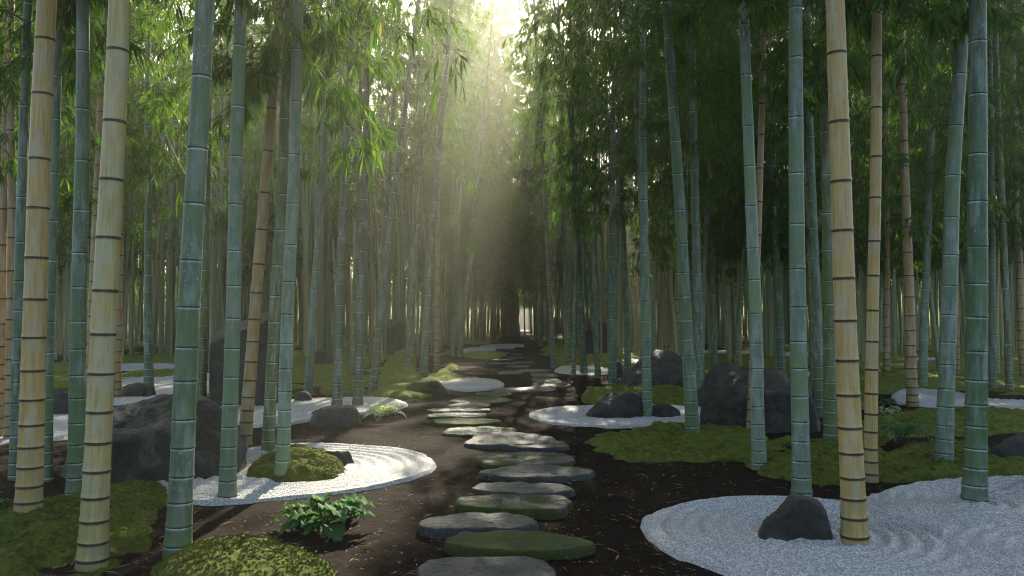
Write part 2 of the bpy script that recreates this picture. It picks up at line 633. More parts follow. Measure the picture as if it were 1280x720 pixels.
def plant(base, top, r0, color, label, group=None, ck=('mid', 0), cm=None, H=CROWN_H, rz=0.0, scale=1.0, sides=14, seed=0, name='bamboo'):
    """an Empty at the foot of the culm whose local z runs along the culm"""
    e = bpy.data.objects.new(name, None)
    COL.objects.link(e)
    e.empty_display_size = .2
    d = (Vector(top) - Vector(base)).normalized()
    q = Vector((0, 0, 1)).rotation_difference(d)
    e.matrix_world = Matrix.Translation(base) @ q.to_matrix().to_4x4() @ Matrix.Rotation(rz, 4, 'Z') @ Matrix.Scale(scale, 4)
    e['label'] = label
    e['category'] = 'bamboo'
    if group:
        e['group'] = group
    c = obj('culm', cm or culm_mesh('culm', r0, H, sides, seed=seed), e)
    c.color = color
    if ck:
        obj('crown', crown(ck), e)
        CROWNLIST.append((base[0], base[1], {'deep': 3.3, 'low': 3.1, 'mid': 4.3, 'upper': 5.8, 'high': 7.2, 'thin': 11}[ck[0]] * scale, H * scale))
    SPOTS.append((base[0], base[1]))
    return e


# ------------------------------------------------------------------ hero bamboos, read off the photograph
# (foot px, foot py, second px, second py, width px at foot, colour, crown kind, label)
HERO = [
    (35, 655, 55, 0, 31, YELLOW, ('mid', 0), 'thick golden yellow bamboo with dark rings beside the pale cream one'),
    (115, 707, 150, 0, 34, CREAM, ('mid', 1), 'thickest pale cream bamboo with dark rings, standing in front moss'),
    (94, 622, 108, 0, 21, GREEN, ('mid', 2), 'dark green bamboo squeezed between golden and cream bamboos'),
    (222, 694, 252, 0, 31, GREEN, ('mid', 1), 'thick blue green bamboo standing in soil in front of big boulder'),
    (284, 624, 306, 0, 21, BLUE, ('mid', 0), 'grey green bamboo at the gravel edge between boulder and moss island'),
    (305, 563, 343, 60, 17, TAN, ('mid', 2), 'leaning orange tan bamboo in front of the dark upright slab'),
    (335, 566, 353, 200, 16, OLIVE, ('mid', 1), 'olive green bamboo just behind the mossy gravel island'),
    (352, 602, 378, 0, 18, PALE, ('mid', 0), 'pale grey green bamboo growing out of the round moss island'),
    (19, 596, 30, 0, 14, GREEN, ('mid', 2), 'slim green bamboo peeking out behind the golden yellow one'),
    (12, 550, 17, 120, 13, TAN, ('low', 1), 'tan bamboo near the photo edge behind slim green one'),
    (0, 548, 8, 120, 11, TAN, ('mid', 0), 'tan bamboo cut by the very edge of the picture'),
    (59, 600, 70, 0, 13, GREEN, ('mid', 1), 'slim green bamboo immediately behind the golden yellow one'),
    (146, 498, 153, 240, 11, TAN, ('mid', 2), 'thin brown bamboo peeking past the cream bamboo near the small fern'),
    (112, 500, 127, 0, 12, TAN, ('mid', 0), 'thin tan bamboo between the dark green and cream bamboos'),
    (186, 487, 185, 80, 12, DEEP, ('mid', 1), 'dark thin bamboo standing on gravel behind the big boulder'),
    (251, 505, 262, 160, 13, OLIVE, ('mid', 2), 'olive bamboo hidden half behind thick blue green one'),
    (421, 509, 433, 70, 13, DIM, ('upper', 0), 'dusky green bamboo rising from the brown gravel side rock'),
    (447, 508, 465, 50, 13, DIM, ('upper', 1), 'dusky green bamboo rising by the pale fan plant'),
    (385, 492, 410, 100, 11, PALE, ('mid', 2), 'slim pale bamboo on the gravel band beyond orange tan bamboo'),
    (466, 490, 508, 110, 11, DIM, ('high', 0), 'slanting dusky bamboo at the edge of sunlit moss'),
    (441, 470, 452, 200, 9, OLIVE, ('mid', 1), 'thin olive bamboo between the two dusky pair bamboos'),
    (529, 478, 556, 0, 11, DIM, ('thin', 0), 'dark slanting bamboo growing from the moss beside small gravel disc'),
    (546, 460, 549, 250, 8, TAN, ('thin', 1), 'lone thin tan bamboo behind the small gravel disc'),
    (575, 446, 607, 115, 7, DIM, ('thin', 0), 'slim slanting bamboo reaching toward the light above the path'),
    (1069, 682, 1042, 0, 31, YELLOW, ('mid', 0), 'thick golden bamboo with dark rings growing beside the gravel rock'),
    (1218, 629, 1227, 0, 28, DEEP, ('mid', 1), 'thick dark green bamboo standing in the wide gravel bed'),
    (1002, 621, 990, 0, 23, BLUE, ('mid', 2), 'blue green bamboo behind the rock of wide gravel bed'),
    (949, 585, 932, 0, 18, PALE, ('mid', 0), 'pale blue green bamboo in front of the black boulder'),
    (1088, 601, 1097, 0, 17, YELLOW, ('mid', 1), 'yellow tan bamboo standing right behind the thick golden one'),
    (1179, 587, 1199, 0, 22, BLUE, ('mid', 2), 'blue green bamboo on moss between fern and thick dark green bamboo'),
    (866, 549, 838, 0, 18, GREEN, ('mid', 0), 'slanting green bamboo on moss beside the small gravel disc'),
    (876, 508, 860, 0, 13, GREEN, ('mid', 1), 'slim green bamboo behind the slanting green one by the disc'),
    (809, 522, 801, 0, 13, BLUE, ('mid', 2), 'slender blue green bamboo rising beside the low rock on the disc'),
    (1038, 557, 1034, 100, 17, OLIVE, ('mid', 1), 'olive green bamboo on the moss behind the thick golden one'),
    (1026, 520, 1003, 0, 13, GREEN, ('mid', 0), 'curving green bamboo between blue green and golden bamboos'),
    (938, 544, 959, 0, 11, TAN, ('mid', 2), 'tan bamboo half hidden behind the pale blue green one'),
    (1141, 507, 1125, 20, 14, TAN, ('low', 0), 'tan bamboo at the tip of the far gravel strip'),
    (1153, 485, 1168, 0, 11, BLUE, ('mid', 1), 'thin blue green bamboo behind the tan one by the gravel strip'),
    (977, 475, 965, 180, 11, DEEP, ('low', 1), 'dark thin bamboo rising behind the black boulder'),
    (1195, 470, 1190, 150, 9, TAN, ('low', 2), 'thin tan bamboo behind the blue green one on moss'),
    (1241, 487, 1240, 100, 10, GREEN, ('low', 0), 'thin green bamboo behind thick dark green bamboo at picture edge'),
    (1262, 490, 1250, 120, 9, OLIVE, ('low', 1), 'slanting olive bamboo by the very edge of the picture'),
    (1280, 476, 1262, 100, 10, TAN, ('low', 2), 'tan bamboo cut off by the picture edge beyond the flat dark rock'),
    (1108, 472, 1110, 200, 9, TAN, ('low', 0), 'thin tan bamboo behind the yellow tan one'),
    (692, 460, 667, 0, 7, DIM, ('thin', 1), 'dark slender bamboo leaning across the bright gap above the path'),
    (730, 467, 710, 90, 9, DEEP, ('mid', 2), 'dark slender bamboo beside the far gravel streak'),
    (748, 468, 716, 140, 7, DEEP, ('high', 0), 'dark slanting bamboo crossing behind its straight neighbour'),
    (765, 487, 763, 90, 10, DIM, ('mid', 0), 'grey green bamboo on soil before the brown boulder'),
    (785, 465, 776, 180, 9, GREEN, ('mid', 1), 'green bamboo behind the brown boulder'),
    (893, 463, 885, 100, 9, GREEN, ('low', 2), 'thin green bamboo behind the brown boulder peak'),
    (1135, 470, 1130, 140, 8, GREEN, ('low', 1), 'thin green bamboo crossing behind tan bamboo of gravel strip'),
]
HEROES = []
for i, (bx, by, tx, ty, w, colr, ck, lab) in enumerate(HERO):
    b = at(bx, by)
    D = b.y
    t = pt(tx, ty, D)
    r0 = w * D / F / 2 / 1.06
    # keep the foot where the photo has it: the bend starts far above the frame
    HEROES.append(plant(b, t, r0, colr, lab, None, ck, H=CROWN_H, sides=22 if D < 9 else 12, seed=i + 1, rz=(i * 2.39) % 6.28))
    HEROES[-1]['_w'] = w
for e in HEROES:
    del e['_w']


# hanging leafy branches, one set added for shade; the rest show large in the photograph
def leafy_branch(hi, spots, ll, lw, seed, ntw=9, nlv=7):
    e = HEROES[hi]
    inv = e.matrix_world.inverted()
    lf = Leafage(seed)
    for (px0, py0, px1, py1, dy) in spots:
        D = e.location.y
        p0 = np.array(pt(px0, py0, D))
        p1 = np.array(pt(px1, py1, D + dy))
        v = p1 - p0
        L = np.linalg.norm(v)
        v = v + np.array([0, 0, .45 * L])
        add_branch(lf, p0, v, np.linalg.norm(v), .45 * L / np.linalg.norm(v), ntw, nlv, ll, lw, r0=.007)
    V0 = [np.array(inv @ Vector(p)) for p in ()]
    me = lf.mesh('leafy_branch')
    me.transform(inv)
    return obj('leafy_branch', me, e)


leafy_branch(7, [(374, 50, 468, 158, -.3), (372, 70, 440, 170, -.5), (377, 10, 420, 60, -.2), (376, 20, 330, 90, -.2)], .24, .026, 11, 11, 8)
leafy_branch(7, [(380, -40, 560, 60, -.3), (379, -20, 500, 40, -.5), (380, -60, 540, 10, -.2)], .22, .024, 12, 9, 7)
leafy_branch(6, [(352, 60, 300, 130, -.3), (353, 40, 420, 110, 0), (354, 20, 330, 80, .3)], .26, .028, 13, 10, 8)
leafy_branch(5, [(340, 90, 290, 140, -.4), (343, 40, 270, 70, -.2), (345, 20, 390, 80, .2)], .26, .028, 14, 10, 8)
leafy_branch(11, [(69, 40, 20, 100, -.3), (70, 10, 100, 60, -.2), (70, 20, 0, 60, .2)], .22, .024, 15, 10, 8)
leafy_branch(8, [(29, 70, -10, 110, -.2), (30, 30, 70, 80, .2)], .22, .024, 16, 8, 7)
leafy_branch(15, [(262, 160, 300, 200, -.3), (265, 100, 200, 130, -.3), (268, 40, 210, 60, -.5), (266, 60, 320, 110, 0)], .24, .03, 17, 10, 8)
leafy_branch(14, [(185, 165, 232, 225, -2.0), (185, 150, 275, 215, -2.2), (186, 175, 185, 225, -1.8)], .26, .03, 18, 9, 8)
leafy_branch(30, [(838, 0, 700, 62, -.6), (838, -25, 672, 30, -.4), (840, 25, 730, 85, -.3), (839, 10, 770, 60, .3)], .24, .026, 19, 13, 8)
leafy_branch(31, [(862, 30, 790, 95, 0), (861, 10, 930, 70, .3)], .26, .03, 20, 10, 8)
leafy_branch(30, [(838, 5, 900, 50, .2), (837, -20, 950, 30, .4)], .25, .028, 21, 10, 8)
leafy_branch(37, [(1168, 10, 1240, 70, 0), (1167, 30, 1120, 90, 0)], .28, .034, 22, 10, 8)

leafy_branch(45, [(712, 10, 660, 45, 0), (713, -40, 655, -15, .5), (711, -90, 662, -65, -.5), (713, 40, 680, 75, .3)], .24, .032, 23, 11, 9)  # branches added over the path to shade the near stepping stones
leafy_branch(44, [(672, 20, 640, 70, .4), (670, -20, 700, 20, .2)], .24, .032, 24, 9, 8)
leafy_branch(46, [(716, 60, 690, 100, .4), (716, 120, 740, 160, .2)], .24, .032, 25, 9, 8)
leafy_branch(23, [(603, 130, 560, 170, .4), (603, 150, 640, 190, .6), (600, 190, 640, 240, -.4), (598, 220, 575, 260, 0)], .28, .04, 26, 9, 8)
leafy_branch(22, [(549, 250, 590, 300, .4), (549, 230, 520, 280, .6), (549, 200, 590, 230, -.4)], .28, .04, 27, 9, 8)

# ------------------------------------------------------------------ outlines
def smooth_loop(P, n):
    P = np.asarray(P, float)
    m = len(P)
    out = []
    for k in range(n):
        t = k * m / n
        i = int(t)
        f = t - i
        p0, p1, p2, p3 = P[(i - 1) % m], P[i % m], P[(i + 1) % m], P[(i + 2) % m]
        out.append(.5 * (2 * p1 + (p2 - p0) * f + (2 * p0 - 5 * p1 + 4 * p2 - p3) * f * f + (3 * p1 - p0 - 3 * p2 + p3) * f ** 3))
    return np.array(out)


def world_loop(px, n=160):
    return smooth_loop([tuple(at(x, y))[:2] for x, y in px], n)


def fan_grid(loop, c, rings):
    c = np.asarray(c, float)
    s = np.linspace(0, 1, rings + 1)[1:]
    P = c + (loop - c)[None] * s[:, None, None]
    P = P.reshape(-1, 2)
    P = np.concatenate([[c], P])
    n = len(loop)
    j = np.arange(n)
    j2 = (j + 1) % n
    Ft = np.stack([np.zeros(n, int), 1 + j, 1 + j2], -1)
    i = np.arange(rings - 1)[:, None] * n + 1
    Fq = np.stack([i + j, i + n + j, i + n + j2, i + j2], -1).reshape(-1, 4)
    S_ = np.concatenate([[0], np.repeat(s, n)])
    return P, Fq, Ft, S_


def inside(loop, x, y):
    x0, y0 = loop[:, 0], loop[:, 1]
    x1, y1 = np.roll(x0, -1), np.roll(y0, -1)
    c = ((y0 > y) != (y1 > y)) & (x < (x1 - x0) * (y - y0) / (y1 - y0 + 1e-12) + x0)
    return bool(c.sum() % 2)


BEDS = []


def orient(loop):
    a = loop
    b = np.roll(loop, -1, 0)
    return loop if (a[:, 0] * b[:, 1] - b[:, 0] * a[:, 1]).sum() > 0 else loop[::-1]


def gravel_bed(px, centres, pitch=.115, amp=.011, step=.022, label=None, cpx=None):
    loop = orient(world_loop(px, 220))
    rs = np.random.RandomState(len(BEDS))
    c = np.array(tuple(at(*cpx))[:2]) if cpx else loop.mean(0)
    rad = np.linalg.norm(loop - c, axis=1).max()
    rings = int(min(130, max(14, rad / step)))
    wob = fbm(np.stack([loop[:, 0] * 6, loop[:, 1] * 6, loop[:, 0] * 0], 1), 2, 3)
    loop = loop + (loop - c) / (np.linalg.norm(loop - c, axis=1)[:, None] + 1e-6) * (wob * .014)[:, None]
    P, Fq, Ft, s = fan_grid(loop, c, rings)
    d = None
    for (x, y) in centres:
        q = np.array(tuple(at(x, y))[:2])
        dd = np.linalg.norm(P - q, axis=1)
        d = dd if d is None else np.minimum(d, dd)
    N3 = np.stack([P[:, 0], P[:, 1], P[:, 0] * 0], 1)
    ph = d / pitch * 2 * PI + .5 * fbm(N3 * 1.7, 2, 9)
    fade = np.clip((rad * (1 - s)) / .10, 0, 1)
    z = .022 + amp * (np.sin(ph) * .8 + .25 * np.sin(2 * ph)) * fade + .004 * fbm(N3 * 30, 2, 5) + .008 * fbm(N3 * 1.2, 2, 4)
    z = np.where(s > .995, -.02, z)
    V = np.concatenate([P, z[:, None]], 1)
    o = obj('gravel_bed', np_mesh('gravel_bed', V, Fq, Ft, smooth=True, mat=M_GRAV), kind='structure')
    if label:
        o['label'] = label
    BEDS.append(loop)
    return o


gravel_bed([(186, 617), (215, 626), (260, 629), (320, 627), (400, 619), (470, 608), (525, 595), (546, 582), (532, 570), (497, 561), (440, 556.5), (380, 556.5), (330, 560), (290, 568), (240, 585), (200, 602)], [(372, 587)], pitch=.15, amp=.016)
gravel_bed([(801, 655), (822, 641), (870, 629), (950, 622), (1030, 627), (1085, 623), (1130, 609), (1190, 601), (1270, 598), (1400, 602), (1500, 640), (1480, 740), (1250, 775), (1000, 742), (880, 709), (825, 684)], [(1010, 668), (1225, 632), (1380, 700)], cpx=(1090, 664), pitch=.125, amp=.021)
gravel_bed([(661, 519), (680, 512), (720, 508.5), (790, 507), (850, 508), (890, 512), (893, 522), (860, 530), (800, 533.5), (740, 533), (690, 529)], [(790, 517)], pitch=.15)
gravel_bed([(258, 515), (300, 505), (350, 502.5), (400, 498.5), (450, 497), (490, 499), (510, 506), (485, 513), (440, 518), (400, 524), (350, 531), (300, 534), (255, 530)], [(470, 512)], step=.04)
gravel_bed([(-40, 528), (0, 519), (60, 514), (110, 512), (170, 517), (150, 532), (90, 548), (20, 552), (-40, 556)], [(120, 560)], step=.04)
gravel_bed([(120, 500), (140, 482), (160, 468), (200, 465.5), (260, 467), (290, 475), (270, 490), (220, 500), (160, 506)], [(200, 520)], step=.06)
gravel_bed([(538, 481), (560, 475), (595, 473), (622, 476), (630, 482), (610, 487), (570, 488)], [(560, 483)], step=.05)
FAR_BEDS = [
    [(575, 438), (590, 434.5), (612, 434), (620, 437.5), (605, 441), (582, 441)],
    [(600, 433), (620, 430.5), (650, 430.5), (656, 433), (640, 435.3), (610, 435.3)],
    [(692, 463), (705, 458), (740, 458), (765, 461), (765, 467), (740, 468.5), (705, 467)],
    [(664, 422), (690, 420.5), (716, 421.5), (714, 424.5), (690, 425.5), (668, 425)],
    [(765, 450), (785, 448), (800, 450), (800, 453.5), (780, 455), (765, 453.5)],
    [(872, 440), (900, 438.5), (935, 439), (950, 441.5), (930, 444), (890, 444)],
    [(955, 444), (985, 440.5), (1025, 440.5), (1035, 444), (1010, 447), (965, 447)],
    [(980, 469), (1005, 465.5), (1030, 466), (1035, 470), (1010, 474), (985, 473)],
    [(1112, 496), (1125, 487), (1165, 487), (1200, 491), (1225, 498), (1290, 502), (1350, 508), (1345, 516), (1270, 514), (1200, 510), (1150, 508), (1118, 504)],
    [(1135, 449), (1160, 447), (1180, 449), (1180, 452), (1155, 453.5), (1135, 452.5)],
    [(1262, 449), (1285, 447), (1310, 449), (1300, 452), (1265, 452)],
    [(130, 461), (155, 455), (200, 454.5), (225, 457), (215, 461), (170, 463.5)],
    [(290, 448), (320, 445), (350, 447), (345, 451), (300, 452)],
    [(0, 500), (15, 494), (45, 492), (60, 496), (40, 502), (10, 505)],
    [(640, 412), (655, 410.8), (668, 411.5), (664, 413.4), (646, 413.6)],
]
for q in FAR_BEDS:
    gravel_bed(q, [q[0]], step=.12)

# ------------------------------------------------------------------ ground
def ground():
    # fine near the camera, coarse towards the horizon, one sheet
    def axis(lim, fine, fs):
        a = list(np.arange(-fine, fine + 1e-6, fs))
        x, st = fine, fs
        while x < lim:
            st *= 1.22
            x += st
            a.append(min(x, lim))
            a.insert(0, -min(x, lim))
        return np.array(a)
    ax = axis(130, 5.5, .06)
    b = list(np.arange(3.2, 12, .06))
    y, st = 12.0, .06
    while y < 130:
        st *= 1.1
        y += st
        b.append(min(y, 130))
    y, st = 3.2, .06
    while y > -60:
        st *= 1.3
        y -= st
        b.insert(0, max(y, -60))
    ay = np.array(b)
    X, Y = np.meshgrid(ax, ay)
    P = np.stack([X.ravel(), Y.ravel(), X.ravel() * 0], 1)
    z = .012 * fbm(P * 1.3, 3, 1) + .008 * fbm(P * 7, 3, 2) - .012
    P[:, 2] = np.minimum(z, .012)
    rr = np.hypot(P[:, 0] * .9, P[:, 1])
    P[:, 2] += np.where(P[:, 1] > 0, np.clip(rr - 88, 0, 100) * .16, 0)
    n, k = len(ay), len(ax)
    i = np.arange(n - 1)[:, None] * k
    j = np.arange(k - 1)[None]
    Fq = np.stack([i + j, i + j + 1, i + k + j + 1, i + k + j], -1).reshape(-1, 4)
    obj('ground', np_mesh('ground', P, Fq, smooth=True, mat=M_SOIL), kind='structure')


ground()


# ------------------------------------------------------------------ moss
def moss_blades(P, N, rs, n, size):
    """short upright tufts scattered over a moss surface, part of the same mesh"""
    k = rs.randint(0, len(P), n)
    b = P[k] + rs.normal(0, .006, (n, 3)) * np.array([1, 1, .3])
    d = norm(N[k] * .9 + rs.normal(0, .5, (n, 3)))
    s = norm(np.cross(d, rs.normal(0, 1, (n, 3))))
    L = size * rs.uniform(.5, 1.2, n)[:, None]
    W = L * .28
    V = np.stack([b - s * W - d * L * .2, b + s * W - d * L * .2, b + d * L], 1).reshape(-1, 3)
    return V, np.arange(n * 3).reshape(n, 3)


def moss_mound(px, h, label, seed, clump=.12, amp=.04, edge=.05, blades=0, cpx=None, name='moss_mound', group=None, ground_z=-.015, step=.028, holes=.55):
    loop = orient(world_loop(px, 150))
    rs = np.random.RandomState(seed)
    c = np.array(tuple(at(*cpx))[:2]) if cpx else loop.mean(0)
    r = np.linalg.norm(loop - c, axis=1)
    wob = fbm(np.stack([loop[:, 0] * 4, loop[:, 1] * 4, loop[:, 0] * 0 + seed], 1), 3, seed)
    loop = c + (loop - c) * (1 + wob * edge * np.minimum(1, .8 / r))[:, None]
    hf = fbm(np.stack([loop[:, 0] * 9, loop[:, 1] * 9, loop[:, 0] * 0 + seed], 1), 3, seed + 1)
    loop = loop + (loop - c) / np.linalg.norm(loop - c, axis=1)[:, None] * (hf * np.minimum(.06, .06 * np.linalg.norm(loop - c, axis=1)))[:, None]
    rings = int(min(90, max(12, r.max() / step)))
    P, Fq, Ft, s = fan_grid(loop, c, rings)
    N3 = np.stack([P[:, 0], P[:, 1], P[:, 0] * 0 + seed * 1.7], 1)
    dome = (1 - s ** 2.2) ** .75
    cl = fbm(N3 / clump, 2, seed + 3)
    big = fbm(N3 / (clump * 4), 2, seed + 5)
    z = h * dome * (1 + .45 * big) + amp * (1 - np.abs(cl)) * np.clip((1 - s) * 6, 0, 1) + amp * .35 * fbm(N3 / clump * 4, 2, seed + 8) * np.clip((1 - s) * 8, 0, 1)
    cush = 1 - np.abs(fbm(N3 / (clump * 2.6), 2, seed + 11))
    z = z + min(.05, .04 + h * .1) * (cush - .5) * np.clip((1 - s) * 5, 0, 1)
    z = z - (h * 1.3 + .05) * np.clip(-big * 1.6 - holes, 0, 1)
    z = np.where(s > .995, ground_z - .02, z)
    V = np.concatenate([P, z[:, None]], 1)
    allV, allT = V, Ft
    if blades:
        # approximate normals from neighbours on the polar grid
        n = len(loop)
        G = V[1:].reshape(rings, n, 3)
        du = np.roll(G, -1, 1) - np.roll(G, 1, 1)
        dr = np.gradient(G, axis=0)
        N = norm(np.cross(dr, du)).reshape(-1, 3)
        N[N[:, 2] < 0] *= -1
        w = s[1:]
        pick = rs.uniform(0, 1, len(w)) < w * .98
        bv, bt = moss_blades(V[1:][pick], N[pick], rs, blades * 2, .011)
        allV = np.concatenate([V, bv])
        allT = np.concatenate([Ft, bt + len(V)])
    return obj(name, np_mesh(name, allV, Fq, allT, smooth=True, mat=M_MOSS), label=label, cat='moss', group=group)


moss_mound([(305, 598), (318, 585), (345, 573), (385, 568), (420, 573), (433, 585), (430, 597), (400, 603), (350, 606), (315, 604)], .14, 'bright round moss island on the raked gravel under a pale bamboo', 1, amp=.03, holes=9, blades=9000)
moss_mound([(-40, 660), (0, 640), (60, 628), (110, 622), (160, 620), (200, 634), (192, 660), (190, 690), (140, 712), (80, 735), (0, 745), (-60, 720)], .07, 'wide moss cushion around feet of the cream and golden bamboos', 2, amp=.04, blades=16000)
moss_mound([(185, 722), (205, 697), (250, 684), (310, 675), (360, 684), (400, 704), (410, 728), (330, 748), (230, 748)], .06, 'low yellow green moss patch below the thick blue green bamboo', 3, amp=.018, edge=.12, blades=14000)
moss_mound([(110, 625), (150, 612), (200, 612), (215, 622), (205, 634), (150, 638)], .05, 'flat dark moss strip at the foot of the big boulder', 4, blades=4000)
moss_mound([(735, 548), (780, 538), (850, 532), (930, 536), (960, 550), (930, 568), (860, 578), (800, 577), (770, 572)], .05, 'low bright moss patch under the slanting green bamboo', 5, amp=.06, clump=.17, edge=.11, blades=9000, holes=.15)
moss_mound([(920, 560), (990, 545), (1080, 548), (1110, 570), (1100, 598), (1040, 605), (985, 600), (935, 585)], .05, 'dark moss patch around feet of blue green and pale bamboos', 6, amp=.06, clump=.17, edge=.11, blades=9000, holes=.15)
moss_mound([(1085, 590), (1110, 566), (1170, 556), (1230, 562), (1290, 574), (1330, 590), (1240, 594), (1180, 597), (1120, 603)], .05, 'moss bank along the rim of the wide gravel bed', 7, amp=.06, clump=.17, edge=.11, blades=9000, holes=.15)
moss_mound([(730, 498), (750, 488), (800, 486), (870, 490), (900, 498), (890, 509), (800, 508), (740, 506)], .14, 'bright green moss ridge behind the low rock on the disc', 8, blades=2500)
moss_mound([(1090, 530), (1130, 516), (1200, 512), (1290, 516), (1330, 530), (1250, 542), (1180, 546), (1110, 545)], .07, 'dark moss bank below the far gravel strip', 9, blades=3000)
moss_mound([(1040, 545), (1070, 528), (1110, 530), (1120, 545), (1090, 560), (1050, 558)], .06, 'small moss hump in front of the fern', 10, blades=2500)
for k, (q, h, lab) in enumerate([
    ([(478, 472), (482, 455), (500, 441), (518, 440), (520, 458), (518, 468), (500, 473)], .34, 'tall rounded moss hump beyond the sunlit moss islands'),
    ([(470, 484), (485, 470), (520, 468), (545, 472), (545, 482), (510, 487)], .18, 'sunlit moss island behind the small gravel disc'),
    ([(545, 474), (550, 464), (575, 466), (582, 472), (570, 476), (552, 477)], .16, 'little sunlit moss mound touching the small gravel disc'),
    ([(400, 489), (415, 481), (450, 482), (460, 488), (440, 493), (410, 493)], .10, 'thin moss island behind the two dusky bamboos'),
    ([(466, 496), (480, 487), (530, 487), (545, 492), (525, 498), (485, 499)], .11, 'yellow moss island at the near rim of small disc'),
    ([(330, 470), (360, 458), (430, 457), (450, 468), (420, 478), (350, 478)], .14, 'broad dim moss bank beyond the gravel band'),
    ([(380, 455), (420, 447), (470, 448), (480, 455), (440, 461), (390, 461)], .12, 'far dim moss bank among the thin bamboos'),
    ([(0, 478), (40, 464), (110, 463), (130, 472), (90, 484), (20, 486)], .12, 'moss bank behind the golden yellow bamboo'),
    ([(225, 450), (260, 440), (330, 440), (345, 446), (300, 452), (240, 454)], .1, 'far moss bank beyond the upright slab'),
    ([(140, 475), (170, 464), (220, 463), (228, 468), (190, 474)], .08, 'thin moss strip by the gravel behind the boulder'),
    ([(690, 453), (710, 444), (760, 443), (790, 449), (760, 458), (710, 458)], .16, 'dark moss bank beside the far stepping stones'),
    ([(672, 440), (690, 432), (730, 432), (745, 438), (715, 444), (680, 444)], .14, 'far moss bank by the path beneath slender bamboos'),
    ([(880, 462), (910, 449), (970, 448), (1000, 456), (970, 466), (900, 467)], .14, 'moss bank beyond the black boulder'),
    ([(1040, 480), (1070, 464), (1130, 462), (1170, 470), (1140, 484), (1070, 486)], .16, 'moss bank around the thin tan bamboo'),
    ([(1170, 478), (1200, 464), (1260, 464), (1300, 474), (1260, 484), (1190, 486)], .14, 'moss bank under the thin green bamboos'),
    ([(1020, 500), (1050, 488), (1085, 488), (1100, 500), (1075, 512), (1030, 511)], .12, 'moss hump beside the pale leafy shrub'),
    ([(725, 497), (745, 487), (760, 488), (760, 496), (745, 502)], .10, 'small moss lump at the tip of brown boulder'),
    ([(575, 445), (590, 441), (625, 441), (632, 445), (605, 449)], .1, 'tiny moss bank beside the far stepping stones'),
]):
    moss_mound(q, h * .75, lab, 30 + k, clump=.3, amp=.03, step=.06, edge=.05)


def moss_carpet():
    """ground cover of the deeper grove: one patchy sheet"""
    rs = np.random.RandomState(4)
    ys = [11.5]
    while ys[-1] < 128:
        ys.append(ys[-1] * 1.012)
    ys = np.array(ys)
    us = np.linspace(-.85, .85, 330)
    Yg, U = np.meshgrid(ys, us, indexing='ij')
    X = Yg * U
    P = np.stack([X.ravel(), Yg.ravel(), X.ravel() * 0], 1)
    big = fbm(P * .33, 3, 21)
    mask = big + .25 * fbm(P * 2.2, 2, 22)
    x, y = P[:, 0], P[:, 1]
    px = -.2 + .0 * y
    # bare earth along the path, barer on the sunny side
    path = np.clip((2.0 - np.abs(x - np.interp(y, [0, 12, 14, 17.5, 26, 70], [0, -.7, -.5, .8, 0, 1]))) * 1.6, 0, 3)
    mask = mask + np.where(x > 1.5, .32, .12) - path - np.where((y < 15) & (x < 2.0), 1.5, 0) - np.where(y < 13, .25, 0)
    for L in BEDS:
        c = L.mean(0)
        rr = np.linalg.norm(L - c, axis=1).max()
        near = np.where(np.hypot(x - c[0], y - c[1]) < rr + .5)[0]
        for q in near:
            if inside(L * 1.0, x[q], y[q]):
                mask[q] = -5
    z = np.clip(mask * 1.2, -.3, .35) * .22 + .035 * fbm(P * 3.5, 2, 23)
    z = np.where(mask > 0, np.maximum(z, .004), -.06)
    P[:, 2] = z + np.clip(np.hypot(x * .9, y) - 88, 0, 100) * .16
    n, k = len(ys), len(us)
    i = np.arange(n - 1)[:, None] * k
    j = np.arange(k - 1)[None]
    Fq = np.stack([i + j, i + j + 1, i + k + j + 1, i + k + j], -1).reshape(-1, 4)
    keep = (mask[Fq] > -.08).any(1)
    obj('moss_carpet', np_mesh('moss_carpet', P, Fq[keep], smooth=True, mat=M_MOSS), kind='stuff', label='patchy moss carpet of the grove floor', cat='moss')


moss_carpet()


# ------------------------------------------------------------------ rocks
import bmesh
_ICO = {}


def ico(sub):
    if sub not in _ICO:
        bm = bmesh.new()
        bmesh.ops.create_icosphere(bm, subdivisions=sub, radius=1.0)
        V = np.array([v.co[:] for v in bm.verts])
        T = np.array([[v.index for v in f.verts] for f in bm.faces])
        bm.free()
        _ICO[sub] = (V, T)
    return _ICO[sub]


